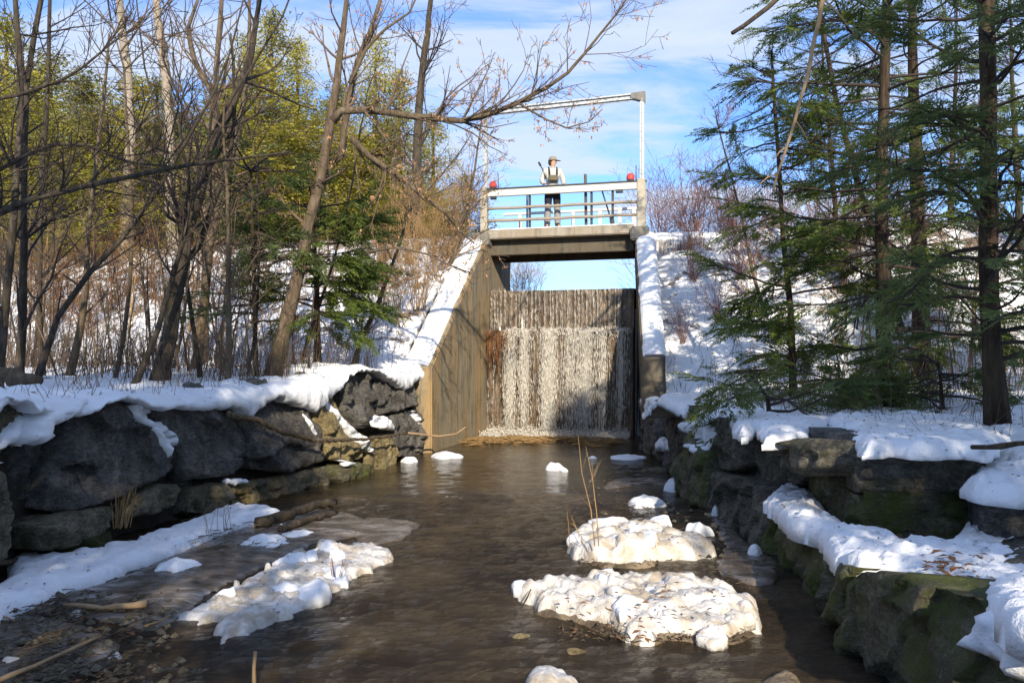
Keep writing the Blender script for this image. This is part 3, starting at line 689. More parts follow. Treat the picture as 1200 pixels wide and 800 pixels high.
# check sides: left wall's normal must point to +x, right wall's to -x
assert LPl().at(8)[1].x > 0 and RPl().at(5)[1].x < 0, (LPl().at(8), RPl().at(5))
LS = [
 ([(57,597),(69,552),(90,492),(111,474),(135,465),(153,469),(180,490),(207,534),(208,549),(180,565),(126,588),(84,601)], SLATE, .0, dict(bulge=.22, fac=.16, fs=1.1, label='largest slate-dark boulder with an angular face')),
 ([(183,476),(234,477),(261,475),(285,493),(293,513),(285,549),(258,559),(216,563),(209,540),(207,519),(194,495)], SLATE, .0, dict(bulge=.2, fac=.14, fs=1.2)),
 ([(276,476),(318,466),(354,472),(369,485),(383,511),(384,538),(365,546),(333,554),(299,549),(290,535),(294,509)], SLATE, .02, dict(bulge=.2, fac=.15, fs=1.3)),
 ([(372,459),(394,455),(403,477),(415,501),(428,519),(426,536),(407,543),(390,538),(384,509),(377,482)], OCHRE, .10, dict(bulge=.14, fac=.1, label='ochre yellow upright boulder')),
 ([(402,440),(417,434),(441,437),(447,461),(444,498),(424,503),(411,482),(404,459)], SLATE, .05, dict(bulge=.2, fac=.16, fs=1.6)),
 ([(447,448),(470,443),(492,439),(497,446),(496,469),(470,482),(451,486),(446,469)], SLATE, .05, dict(bulge=.18, fac=.13)),
 ([(457,489),(474,484),(492,479),(504,498),(505,524),(486,535),(464,536),(462,509)], SLATE, .08, dict(bulge=.16, fac=.12)),
 ([(428,517),(462,508),(464,535),(459,553),(441,557),(434,540)], OCHRE, .12, dict(bulge=.14)),
 ([(396,548),(417,541),(438,545),(440,561),(425,570),(402,573),(392,561)], MOSSROCK, .22, dict(bulge=.14, fac=.12)),
 ([(302,566),(344,555),(383,546),(391,561),(377,580),(326,592),(303,586)], BROWNROCK, .05, dict(bulge=.12)),
 ([(226,572),(264,563),(271,588),(252,603),(225,600)], BROWNROCK, .04, dict(bulge=.12)),
 ([(270,567),(300,563),(303,592),(272,598)], OCHRE, .0, dict(bulge=.1)),
 ([(166,580),(192,567),(212,567),(208,590),(180,604),(158,606)], BROWNROCK, .06, dict(bulge=.14)),
 ([(46,619),(68,606),(92,599),(133,593),(139,606),(114,626),(81,642),(50,645)], BROWNROCK, .10, dict(bulge=.16, fac=.13)),
 ([(91,643),(102,630),(132,623),(134,638),(114,650),(94,652)], MOSS, .2, dict(bulge=.12, label='small boulder covered in dull green moss')),
 ([(-50,540),(0,545),(13,552),(17,597),(14,640),(8,655),(-50,690)], BROWNROCK, .20, dict(bulge=.16)),
 ([(-70,474),(-10,472),(24,476),(46,483),(31,499),(15,526),(0,535),(-70,545)], BROWNROCK, .0, dict(bulge=.16)),
 ([(13,530),(40,512),(60,503),(74,515),(67,540),(57,582),(20,590)], SLATE, -.22, dict(bulge=.12)),
 ([(135,590),(160,580),(165,606),(140,618)], SLATE, -.16, dict(bulge=.1)),
 ([(205,562),(228,560),(228,600),(207,602)], SLATE, -.14, dict(bulge=.1)),
]
for i, (poly, m, off, kw) in enumerate(LS): stone(LPl(off), poly, m, lwall, 11+i, flat=.45, **kw)
R2 = Plan([(2.62, 7.6), (2.62, 6.5), (2.57, 5.5)], 0, .05, 1)
if R2.at(.5)[1].x > 0: R2 = Plan([(2.62, 7.6), (2.62, 6.5), (2.57, 5.5)], 0, .05, -1)
R3 = Plan([(2.50, 5.52), (4.6, 5.3)], 0, .05, 1)
if R3.at(.5)[1].y > 0: R3 = Plan([(2.50, 5.52), (4.6, 5.3)], 0, .05, -1)
R4 = Plan([(3.2, 5.0), (4.6, 4.5)], 0, .05, 1)
if R4.at(.5)[1].y > 0: R4 = Plan([(3.2, 5.0), (4.6, 4.5)], 0, .05, -1)
R5 = Plan([(2.75, 4.2), (3.6, 3.7)], 0, .05, 1)
if R5.at(.5)[1].y > 0: R5 = Plan([(2.75, 4.2), (3.6, 3.7)], 0, .05, -1)
r0 = RPl(.0)
RS = [
 (r0, [(987,684),(1003,670),(1030,669),(1060,672),(1096,690),(1136,702),(1160,735),(1185,790),(1230,850),(1230,960),(1080,930),(1035,812),(986,764)], MOSSROCK, dict(bulge=.14, sp=.035, depth=1.1, label='nearest boulder, its face furred with green moss')),
 (r0, [(896,588),(928,610),(960,638),(978,654),(996,664),(985,696),(989,732),(972,732),(936,704),(904,680),(895,652)], MOSSROCK, dict(bulge=.12, sp=.04, depth=.9)),
 (r0, [(826,551),(850,556),(871,562),(873,610),(870,640),(848,625),(827,606)], WALLROCK, dict(bulge=.10, depth=.9)),
 (r0, [(872,562),(885,575),(901,590),(896,650),(884,660),(871,642)], WALLROCK, dict(bulge=.10, depth=.9)),
 (RPl(-.08), [(822,500),(835,489),(857,492),(862,505),(866,545),(860,552),(825,548)], WALLROCK, dict(bulge=.12)),
 (RPl(-.03), [(890,522),(915,514),(947,514),(951,545),(940,557),(915,550),(892,537)], WALLROCK, dict(bulge=.12, fs=2.5)),
 (RPl(-.30), [(860,506),(895,508),(897,540),(940,558),(905,592),(866,562)], WALLROCK, dict(bulge=.08, depth=.5)),
 (RPl(.10), [(792,562),(797,530),(803,512),(822,535),(827,597),(812,594),(795,582)], MOSSROCK, dict(bulge=.14)),
 (RPl(-.02), [(769,467),(785,472),(808,476),(822,488),(817,512),(800,542),(785,548),(777,524)], SLATE, dict(bulge=.14)),
 (RPl(.0), [(752,490),(768,486),(777,524),(784,550),(770,548),(756,530)], SLATE, dict(bulge=.08)),
 (R3, [(1004,540),(1040,536),(1100,535),(1155,540),(1153,560),(1148,582),(1100,584),(1050,582),(1006,578)], WALLROCK, dict(bulge=.10, rnd=.10, depth=1.2, fac=.05)),
 (R3, [(1005,581),(1050,585),(1100,587),(1148,585),(1137,624),(1112,636),(1040,640),(1014,634)], MOSSROCK, dict(bulge=.08, rnd=.1, depth=1.2, fac=.07)),
 (R2, [(940,500),(976,508),(1004,524),(1008,560),(984,553),(948,516)], SLATE, dict(bulge=.10, depth=.9)),
 (R2, [(944,548),(984,556),(1008,576),(1008,624),(994,628),(968,602),(944,574)], MOSSROCK, dict(bulge=.08, depth=.9)),
 (R4, [(1150,598),(1200,585),(1270,585),(1270,690),(1190,670),(1150,640)], SLATE, dict(bulge=.12)),
 (R5, [(1172,664),(1200,655),(1290,650),(1290,790),(1200,760),(1180,715)], WALLROCK, dict(bulge=.1)),
]
for i, (pl, poly, m, kw) in enumerate(RS): stone(pl, poly, m, rwall, 61+i, flat=.4, **kw)

from mathutils.bvhtree import BVHTree
bv, bf = [], []
for o_ in list(lwall.children)+list(rwall.children):
    k = len(bv); bv += [q.co.copy() for q in o_.data.vertices]; bf += [tuple(i+k for i in f.vertices) for f in o_.data.polygons]
ROCKS = BVHTree.FromPolygons(bv, bf)
def drape(plan, poly, seed, thick=.07, sp=.03, name='snow_patch', base=0, rnd=.06, **kw):
    wp = [plan.px(*q) for q in poly]
    def frame(a_, z_, h):
        p, n = plan.at(a_); n3 = Vector((n.x, n.y, 0)); o_ = plan.frame(a_, z_, .7); hit = ROCKS.ray_cast(o_, -n3, 1.5)[0]
        return (hit if hit is not None else plan.frame(a_, z_, .02))+n3*h
    def prof(d, p):
        k = min(1, d/rnd); return thick*math.sqrt(max(0, 1-(1-k)**2))*(1+.6*fbm(p, 7, seed, 4))
    return pillow(wp, sp, frame, prof, .06, seed, SNOW, name, None, soft=1, back_scale=.97, jit=.45, **kw)
# snow lying on the walls: thick caps that hang over the lip, and drapes caught between boulders
cell = noise.cell
def cap(lip, plan, ztop, back, seed, name, **kw):
    """lip: photo points of the lower edge of the hanging snow; the cap runs back over the bank behind it"""
    L = [plan.px(*q) for q in lip]; L.sort(); ss = np.array([q[0] for q in L]); zs = np.array([q[1] for q in L])
    n = int((ss[-1]-ss[0])/.04); mb = MB(); pz = [(-back, -.30), (-back*.85, -.10), (-back*.6, .01), (-back*.3, .03), (-.16, .03), (-.02, .012), (.05, -.02), (.095, -.06)]; hs = [-back+(.095+back)*(1-(1-i/15)**1.6) for i in range(16)]; prof = [(h_, float(np.interp(h_, [q[0] for q in pz], [q[1] for q in pz]))) for h_ in hs]
    m = len(prof)+3
    for i in range(n+1):
        s_ = ss[0]+(ss[-1]-ss[0])*i/n; zl = float(np.interp(s_, ss, zs)); p, nn = plan.at(s_)
        zl += .05*noise.noise(Vector((s_*4, seed, 1)))+.04*noise.noise(Vector((s_*11, seed, 4)))+.02*noise.noise(Vector((s_*26, seed, 7))); ee = min(1, min(i, n-i)/9); sink = -.22*(1-ee)**2
        for (h, dz) in prof:
            q = Vector((p.x+nn.x*h, p.y+nn.y*h, 0)); z0 = ztop(q.x, q.y) if callable(ztop) else ztop
            zz = max(z0+dz, zl+.01+min(.09, max(0, .09-h)*.45))
            nq = fbm((q.x, q.y, 0), 2.6, seed, 4)*.045+.022*fbm((q.x, q.y, 0), 9, seed, 3)
            mb.v.append(Vector((q.x, q.y, zz+nq+sink)))
        for (h, dz) in ((.125, .30), (.115, .8), (.05, 1.0)):
            zt_ = mb.v[-1].z if False else max((ztop(p.x, p.y) if callable(ztop) else ztop)-.06, zl+.04)
            z = zt_+(zl-zt_)*dz; hh = (h+.05*noise.noise(Vector((s_*5, z*8, seed)))+.025*noise.noise(Vector((s_*14, z*15, seed))))*ee-.10*z+.10*(ztop(p.x, p.y) if callable(ztop) else ztop)
            mb.v.append(Vector((p.x+nn.x*hh, p.y+nn.y*hh, z)))
    for i in range(n):
        for j in range(m-1): a = i*m+j; mb.f.append((a, a+m, a+m+1, a+1)); mb.m.append(0)
        mb.f.append((i*m+m-1, (i+1)*m+m-1, (i+1)*m, i*m)); mb.m.append(0)
    mb.f.append(tuple(range(m))); mb.f.append(tuple(n*m+j for j in range(m))[::-1]); mb.m += [0, 0]
    return mb.build(name, SNOW, None, **kw)
gl_ = lambda x, y: gz(x-.7, y)+.02
cap([(-40,472),(18,474),(30,482),(60,486),(88,488),(108,478),(128,467),(152,469),(168,478),(185,479),(240,481),(262,477),(284,487),(305,474),(320,466),(345,475),(366,484),(375,470),(393,456),(402,441),(418,434),(440,436),(455,448),(470,458),(482,446),(498,443)], LPl(-.02), gl_, 1.1, 3, 'snow_cap', kind='stuff')
for (x_, y_, r_, sd) in [(-3.05, 9.55, .24, 1), (-2.75, 10.7, .17, 2), (-3.95, 7.3, .20, 3), (-4.35, 6.0, .22, 4), (-2.45, 12.0, .15, 5), (-3.5, 8.75, .14, 6)]:
    rg = random.Random(sd+50); zb = gz(x_-.35, y_)-.02; x_ -= .28
    pts = [(x_+r_*math.cos(a)*rg.uniform(.75, 1.2), y_+r_*.8*math.sin(a)*rg.uniform(.75, 1.2)) for a in [k*.63 for k in range(10)]]
    o = pillow(pts, .035, lambda a, b, h: Vector((a, b, zb+h)), lambda dd, p: .13*math.sqrt(max(0, 1-(1-min(1, dd/(r_*.7)))**2))+facet(p, 5, sd, .03)+.012*fbm(p, 9, sd), .12, sd, BROWNROCK if sd % 2 else SLATE, 'boulder', lwall, soft=0); o.matrix_parent_inverse = lwall.matrix_world.inverted()
d = lambda poly, sd, **k: drape(LPl(k.pop('off', .12)), poly, sd, kind='stuff', **k)
d([(12,530),(20,508),(40,492),(70,478),(105,466),(112,472),(92,492),(66,500),(73,512),(56,522),(36,520)], 1, off=.12, thick=.09)
d([(172,472),(185,480),(196,495),(213,508),(215,524),(210,539),(203,525),(195,508),(178,490)], 2, off=.14, thick=.05)
d([(394,455),(404,470),(414,490),(428,510),(440,528),(438,532),(420,513),(408,495),(398,478)], 3, off=.22, thick=.04)
d([(444,486),(454,487),(463,498),(464,504),(444,502)], 4, off=.16); d([(366,482),(376,492),(383,508),(381,511),(371,497)], 5, off=.18, thick=.03)
d([(490,480),(497,486),(503,498),(498,497)], 6, off=.2, thick=.03); d([(402,543),(408,538),(417,540),(416,546),(404,547)], 7, off=.3, thick=.05)
d([(264,562),(280,560),(294,563),(292,567),(268,568)], 8, off=.1, thick=.03); d([(-20,520),(2,524),(16,540),(14,548),(-20,560)], 9, off=.36, thick=.06)
drape(RPl(.0), [(1150,706),(1172,722),(1190,740),(1215,745),(1230,775),(1215,800),(1196,798),(1184,784),(1166,772),(1148,758),(1140,748),(1152,738),(1158,722)], 27, thick=.08, kind='stuff')
drape(RPl(.05), [(799,493),(812,492),(821,503),(823,520),(818,533),(812,528),(813,515),(802,508)], 21, thick=.06, kind='stuff', base=.16)
drape(RPl(.05), [(767,512),(775,511),(781,528),(768,529)], 22, thick=.06, kind='stuff'); drape(RPl(-.05), [(752,466),(768,464),(770,488),(762,489),(753,478)], 23, thick=.1, kind='stuff')
def level(poly, z, H, seed, m, name, rnd=.15, sp=.04, lump=.5, ls=4.0, depth=.25, soft=1, wob=.0, back=1.0, **kw):
    edge = kw.pop('edge', .0)
    zf = z if callable(z) else (lambda a, b: z)
    wp = []
    for px, py in poly:
        c = W(px, py, zf(0, 5))
        for _ in range(8): c = W(px, py, zf(c.x, c.y))
        wp.append((c.x, c.y))
    if edge:
        wp = [(q[0]+edge*(noise.noise(Vector((q[0]*7, q[1]*7, seed)))+.7*noise.noise(Vector((q[0]*17, q[1]*17, seed+3)))), q[1]+edge*(noise.noise(Vector((q[0]*7, q[1]*7, seed+9)))+.7*noise.noise(Vector((q[0]*17, q[1]*17, seed+5))))) for q in resample(wp, .05, random.Random(seed), .1)]; soft = 0
    def frame(a, b, h): return Vector((a, b, zf(a, b)+h))
    def prof(dd, p):
        k = min(1, dd/rnd); e = math.sqrt(max(0, 1-(1-k)**2)); q = Vector((p.x*ls+seed, p.y*ls-seed, seed*.3))
        dist, pts = noise.voronoi(q+Vector((fbm(p, 3, seed, 2)*.5, fbm(p, 3, seed+9, 2)*.5, 0)))
        c = pts[0]; hc = noise.cell(c*9.1+Vector((seed, 0, 0))); tilt = (noise.cell(c*4.3)*2-1)*(q.x-c.x)+(noise.cell(c*6.7+Vector((3, 1, 8)))*2-1)*(q.y-c.y)
        gap = min(1, (dist[1]-dist[0])/.18)
        dist2, pts2 = noise.voronoi(q*2.6); c2 = pts2[0]; sub_ = .16*noise.cell(c2*5.1)-.12*max(0, 1-(dist2[1]-dist2[0])/.2)
        blk = sub_*.8+min(1.15, max(.12, (.6+.28*hc+.14*tilt)))*(.55+.45*gap)
        big = .5+.5*(fbm(p, 1.6, seed+3, 3)+.4)
        hh = H*e*((1-lump)+lump*blk)*(.75+.5*big)+(.013*fbm(p, 9, seed, 4)+.004*fbm(p, 26, seed, 2))*e*min(1, H/.1)
        return max(hh, .0)
    return pillow(wp, sp, frame, prof, depth, seed, m, name, None, soft=soft, back_scale=back, jit=.3, **kw)
level([(752,487),(768,470),(785,477),(800,485),(815,482),(824,493),(836,488),(856,489),(862,507),(872,513),(884,503),(900,515),(945,512),(964,506),(985,492),(960,474),(900,465),(840,463),(780,462)], 1.02, .10, 33, SNOW, 'snow_cover', rnd=.13, lump=.35, ls=5, edge=.05, depth=.06, kind='stuff', sp=.05)
level([(968,500),(985,508),(1004,526),(1012,534),(1040,531),(1080,535),(1130,533),(1157,538),(1172,527),(1190,514),(1250,512),(1250,484),(1180,482),(1120,484),(1060,488),(1010,486),(975,486)], 1.03, .11, 34, SNOW, 'snow_cover', rnd=.14, lump=.45, ls=6, edge=.05, depth=.03, kind='stuff', sp=.03)
level([(894,521),(905,512),(925,508),(948,510),(948,517),(925,519)], 1.0, .09, 35, SNOW, 'snow_cover', rnd=.08, lump=.3, ls=6, edge=.03, depth=.05, kind='stuff', sp=.03)
# ledge of snow on the lower right boulders
level([(897,588),(918,570),(950,573),(966,600),(996,626),(1040,627),(1060,638),(1092,634),(1112,641),(1132,618),(1156,612),(1196,640),(1250,650),(1280,700),(1270,740),(1215,752),(1186,738),(1160,716),(1148,692),(1098,680),(1056,676),(1008,672),(980,656),(958,626),(926,616)], lambda a, b: .45+.17*min(1.4, max(0, 4.2-b)), .10, 31, SNOW, 'snow_ledge', rnd=.14, lump=.6, ls=9, edge=.03, depth=.10, soft=2, kind='stuff', sp=.03)
level([(1128,575),(1150,540),(1190,520),(1260,520),(1280,580),(1200,588),(1150,582)], .80, .17, 32, SNOW, 'snow_ledge', rnd=.3, lump=.6, ls=8, edge=.03, depth=.05, soft=2, kind='stuff', sp=.035)

# ------------------------------------------------------------------ ice, slush and snow on the water
floe_41 = level([(210,728),(240,708),(275,690),(300,676),(330,664),(365,650),(400,645),(440,641),(460,648),(456,660),(430,672),(412,676),(400,692),(375,706),(340,722),(300,737),(262,757),(252,742),(256,727),(232,732)], .0, .085, 41, ICE, 'ice_floe', sp=.024, lump=.6, ls=6.5, rnd=.10, edge=.05, soft=1, label='long broken ice floe of tan and white lumps in the left part of the stream', cat='ice floe')
floe_42 = level([(664,646),(672,634),(690,628),(735,626),(775,630),(800,636),(838,644),(836,656),(800,657),(770,660),(735,664),(700,664),(674,656)], .0, .21, 42, ICE, 'ice_floe', sp=.024, lump=.5, ls=5, rnd=.16, edge=.05, soft=1, label='snowy ice hummock with bare twigs standing in it, farther of the two right floes', cat='ice floe')
floe_43 = level([(612,702),(625,694),(650,690),(740,689),(800,691),(850,696),(886,712),(892,730),(878,748),(840,755),(790,746),(750,756),(720,741),(680,730),(635,718)], .0, .165, 43, ICE, 'ice_floe', sp=.021, lump=.5, ls=5, rnd=.13, edge=.05, soft=1, label='biggest ice hummock, chunky white with a muddy grass foot, near right of centre', cat='ice floe')
level([(626,721),(682,732),(720,743),(752,757),(792,748),(840,757),(882,750),(893,730),(860,722),(700,715),(630,708)], .0, .045, 44, MUDICE, 'mud_foot', sp=.03, lump=.6, ls=8, rnd=.06, label='brown mud and grass foot frozen along the front of the biggest ice hummock', cat='mud bank')
level([(664,650),(700,667),(740,667),(775,663),(770,655),(700,650)], .0, .04, 45, MUDICE, 'mud_foot', sp=.03, lump=.6, ls=8, rnd=.05, label='brown mud edge under the hummock with bare twigs', cat='mud bank')
level([(616,796),(622,787),(642,784),(660,790),(682,802),(672,814),(640,814),(618,806)], .0, .07, 46, ICE, 'ice_chunk', sp=.02, lump=.5, ls=6, rnd=.12, label='dirty ice chunk by itself at the bottom centre of the photo', cat='ice chunk')
level([(890,800),(920,790),(940,800),(935,815),(895,815)], .0, .05, 47, MUDICE, 'ice_chunk', sp=.02, lump=.5, ls=6, rnd=.06, label='small tan ice scrap at the bottom edge, right of centre', cat='ice chunk')
def blocks(floe, n, seed, s0, s1, h0, h1):            # lumps of whiter snow and ice riding on a floe: parts of it
    rg = random.Random(seed); top = [q.co for q in floe.data.vertices if q.co.z > .03]
    for i in range(n):
        c = rg.choice(top); r_ = rg.uniform(s0, s1); a0 = rg.uniform(0, 6.28); el = rg.uniform(.55, .9); m_ = rg.choice([5, 6, 7]); pts = []
        for j in range(m_):
            a = 6.283*j/m_+rg.uniform(-.3, .3); x_, y_ = r_*math.cos(a), r_*el*math.sin(a); pts.append((c.x+x_*math.cos(a0)-y_*math.sin(a0), c.y+x_*math.sin(a0)+y_*math.cos(a0)))
        H = rg.uniform(h0, h1); tx_, ty_ = rg.uniform(-.5, .5), rg.uniform(-.5, .5); zc = c.z-.02
        pillow(pts, max(.014, r_/6), lambda a, b, h: Vector((a, b, zc+h)), lambda dd, p: max(.004, (H+tx_*(p.x-c.x)+ty_*(p.y-c.y))*math.sqrt(max(0, 1-(1-min(1, dd/(r_*.3)))**2))+.012*fbm(p, 12, seed+i, 3)), .06, seed+i, SNOW if rg.random() < .42 else ICE, 'ice_block', floe, soft=0, back_scale=1.0)
blocks(floe_41, 20, 5, .04, .17, .03, .07); blocks(floe_42, 9, 6, .06, .2, .02, .05); blocks(floe_43, 15, 7, .05, .13, .015, .045)
def mound(cx, cy, wpx, H, seed, label, sq=.42, name='snow_mound', grp=None):
    Y = EYE*FPX/(cy-HOR); rr = wpx/2/FPX*Y; c = W(cx, cy); rg = random.Random(seed); pts = []
    for i in range(14):
        a = 2*math.pi*i/14; k = 1+rg.uniform(-.28, .2); pts.append((c.x+rr*k*math.cos(a), c.y+rr*k*math.sin(a)*rg.uniform(.8, 1.0)))
    def prof(dd, p):
        k = min(1, dd/(rr*.85)); return H*max(0, 1-(1-k)**2)**.7*(1+.35*fbm(p, 4, seed, 3))+.02*fbm(p, 11, seed, 3)*k
    return pillow(pts, max(.018, rr/9), lambda a, b, h: Vector((a, b, h)), prof, .1, seed, SNOW, name, None, soft=1, label=label, cat='snow mound', group=grp)
mound(208, 668, 58, .10, 1, 'smooth white snow mound alone on the grey slush left of the long floe')
mound(312, 640, 58, .10, 2, 'low snow mound just above the long left floe')
mound(651, 550, 24, .11, 3, 'egg-shaped snow lump, larger of a pair in mid stream'); mound(662, 552, 9, .07, 4, 'small snow ball, lesser of the pair in mid stream')
mound(479, 541, 21, .09, 5, 'small round snow mound in front of the ochre boulder'); mound(523, 535, 38, .09, 6, 'double snow mound in the pool left of the falls')
mound(736, 536, 50, .05, 7, 'flat snow shelf at the foot of the right wing wall'); mound(757, 591, 56, .12, 8, 'snow mound behind the twiggy hummock')
mound(820, 625, 34, .13, 9, 'snow lump on the slush between twiggy hummock and right wall'); mound(790, 575, 22, .18, 10, 'snow heap against the mossy right boulders, farthest of them')
mound(838, 606, 10, .14, 11, 'tiny snow cone touching the right boulder wall'); mound(884, 652, 22, .1, 12, 'grey snow lump at the foot of the right boulders')
mound(695, 537, 11, .05, 13, 'tiny snow ball right of the pale reed in the pool'); mound(350, 628, 50, .05, 14, 'thin snow patch on dark slush above the long floe', )
mound(297, 612, 76, .16, 15, 'broad snow hump beside the dark driftwood log')
def slush(poly, seed, name='slush_sheet', H=.025, m=None): return level(poly, .0, H, seed, m or SLUSH, name, sp=.06, lump=.5, ls=3, rnd=.12, soft=2, depth=.05, kind='stuff')
slush([(60,700),(130,682),(200,652),(260,628),(320,604),(370,596),(420,604),(440,618),(400,632),(360,640),(300,668),(250,694),(215,720),(180,742),(120,730),(80,722)], 51, H=.035)
slush([(400,612),(440,606),(500,612),(470,632),(430,642)], 52); slush([(700,575),(760,566),(800,572),(826,600),(850,640),(835,670),(900,690),(920,660),(880,640),(850,610),(790,560),(720,560)], 53, H=.03)
slush([(-30,740),(40,720),(110,735),(150,760),(90,790),(0,830),(-60,830)], 54, H=.04)
level([(-60,715),(0,690),(20,650),(20,612),(40,600),(80,606),(84,612),(45,622),(46,652),(60,658),(110,650),(150,640),(180,630),(230,612),(258,600),(300,594),(335,606),(330,614),(280,618),(250,628),(200,650),(150,664),(120,680),(80,690),(60,704),(20,716),(0,730),(-60,760)], .03, .10, 61, SNOW, 'snow_shelf', rnd=.13, lump=.4, ls=6, edge=.05, sp=.04, soft=2, depth=.15, kind='stuff')
for i, (cx, cy, s_) in enumerate([(28,752,34),(12,780,30),(50,716,22),(135,770,16),(75,756,26),(92,720,18),(130,716,14),(40,790,22)]):
    Y = EYE*FPX/(cy-HOR); rg = random.Random(i+80)
    level([(cx+s_*.6*math.cos(a)*rg.uniform(.7, 1.2), cy+s_*.22*math.sin(a)*rg.uniform(.7, 1.2)) for a in [k*.63 for k in range(10)]], 0.0, .05, 90+i, ICE if i % 2 else SLUSH, 'ice_lump', sp=.02, lump=.5, rnd=.06, label='small grey ice lump in the littered shallows at bottom left', cat='ice lump', group='ice lumps in the bottom left shallows')
def cobble(cx, cy, wpx, H, m, seed, label):
    Y = EYE*FPX/(cy-HOR); rr = wpx/2/FPX*Y; c = W(cx, cy); rg = random.Random(seed)
    pts = [(c.x+rr*math.cos(a)*rg.uniform(.8, 1.1), c.y+rr*.7*math.sin(a)*rg.uniform(.8, 1.1)) for a in [k*.6 for k in range(10)]]
    pillow(pts, rr/7, lambda a, b, h: Vector((a, b, h-.03)), lambda dd, p: H*math.sqrt(max(0, 1-(1-min(1, dd/rr*1.2))**2))+.01*fbm(p, 9, seed), .15, seed, m, 'cobble', None, label=label, cat='stone')
cobble(612, 745, 28, .05, OCHRE, 1, 'yellow stone just breaking the surface left of the biggest hummock'); cobble(675, 764, 34, .055, OCHRE, 2, 'yellow flat stone awash above the dirty ice chunk')
cobble(770, 552, 40, .10, BROWNROCK, 3, 'brown stone awash under the right wall'); cobble(668, 812, 50, .06, OCHRE, 4, 'mossy yellow stone under the dirty ice chunk')

# ------------------------------------------------------------------ driftwood, sticks, reeds
def stick(pts, r0, r1, m, name, label, cat, n=7, twig=True, seed=0, **kw):
    mb = MB(); rg = random.Random(seed); q = resample([tuple(p) for p in pts], .12, rg, 0, False) if False else pts
    P_ = [Vector(p) for p in pts]; out = []
    for i in range(len(P_)-1):
        a, b = P_[i], P_[i+1]; k = max(1, int((b-a).length/.08))
        for j in range(k): out.append(a.lerp(b, j/k)+Vector((rg.uniform(-1, 1), rg.uniform(-1, 1), rg.uniform(-1, 1)))*r0*.34)
    out.append(P_[-1]); m_ = len(out)
    mb.tube(out, [(r0+(r1-r0)*i/(m_-1))*(1+.22*rg.uniform(-1, 1)) for i in range(m_)], n, jit=lambda i, j: .22*noise.noise(Vector((i*.9, j*1.7, seed))))
    return mb.build(name, m, None, label=label, cat=cat, **kw)
lp = lambda px, py, off=.35: (lambda a: LPl(off).frame(a[0], a[1], 0))(LPl(off).px(px, py))
brn = stick([lp(278,486,.26), lp(310,492,.3), lp(345,508,.34), lp(375,516,.36), lp(430,515,.4), lp(480,507,.42)], .036, .018, BARK_B, 'driftwood_branch', 'long bare curved branch lodged against the left boulders, pale tip over the pool', 'branch', seed=1)
rg1 = random.Random(6); mb = MB(); q = refine0 = [lp(480,507,.42), P(497,509,13.2), P(515,511,13.3), P(535,508,13.2), P(546,500,13.1)]; mb.tube(q, [.018, .018, .017, .015, .010], 7); mb.tube([q[1], q[1]+Vector((.05, 0, .16)), q[1]+Vector((.04, -.02, .26))], [.010, .008, .004], 5); mb.build('pale_tip', DEADWOOD, brn, label='barkless pale end of the branch')
stick([P(-30,446,7.6), P(0,441,7.5), P(20,440,7.45), P(44,446,7.4)], .12, .05, BARK_B, 'fallen_log', 'brown broken log lying on the snow at the far left', 'log', n=10, seed=2)
stick([W(300,612,.08), W(340,603,.12), W(372,592,.14), W(392,588,.12)], .062, .035, BARK_D, 'driftwood_log', 'dark rounded driftwood log beside the broad snow hump', 'log', n=9, seed=3)
stick([W(330,620,.05), W(360,608,.08), W(395,600,.05)], .042, .02, BARK_D, 'driftwood_log', 'shorter dark driftwood log below its larger neighbour', 'log', n=8, seed=4)
stick([W(75,709,.05), W(120,712,.05), W(172,707,.07)], .014, .026, DEADWOOD, 'stick', 'thick tan stick lying level on the slush at lower left', 'stick', seed=5)
stick([W(-10,800,.08), W(40,780,.09), W(80,762,.08), W(118,745,.06)], .014, .008, DEADWOOD, 'stick', 'long thin tan stick lying slantwise at bottom left', 'stick', seed=6)
stick([W(-20,662,.12), W(10,658,.10), W(38,650,.09)], .022, .018, BARK_B, 'stick', 'short brown stick poking from the left edge over the snow shelf', 'stick', seed=7)
stick([W(-10,716,.05), W(10,724,.05), W(18,728,.04)], .009, .006, DEADWOOD, 'stick', 'little pale stick at the left edge below the snow shelf', 'stick', seed=8)
stick([W(170,733,.03), W(185,728,.03), W(200,720,.05)], .008, .004, DRY, 'twig', 'thin orange twig in the slush left of the long floe', 'twig', seed=9)
a = W(298,806,-.02); stick([a, a+Vector((.0, 0, .10)), a+Vector((.005, .0, .19))], .013, .009, DEADWOOD, 'broken_reed', 'broken tan stub standing in the water at the bottom edge', 'reed', seed=10)
stick([W(545,797,.0), W(560,788,.02), W(580,782,.02)], .006, .004, BARK_D, 'twig', 'dark forked twig drifting at bottom centre', 'twig', seed=11)
stick([W(606,720,.05), W(618,700,.1), W(622,690,.12)], .006, .004, BARK_D, 'twig', 'dark twig at the left tip of the biggest hummock', 'twig', seed=12)
stick([P(748,470,14.2), P(758,500,13.6), P(770,530,12.8), P(790,552,12.2)], .012, .008, BARK_B, 'vine', 'thin brown stem trailing down beside the right wing wall', 'stem', seed=13)
stick([P(1140,524,5.0), P(1172,522,4.8), P(1215,518,4.6)], .020, .016, BARK_D, 'stick', 'dark stick lying on the snow at the right edge', 'stick', seed=14)
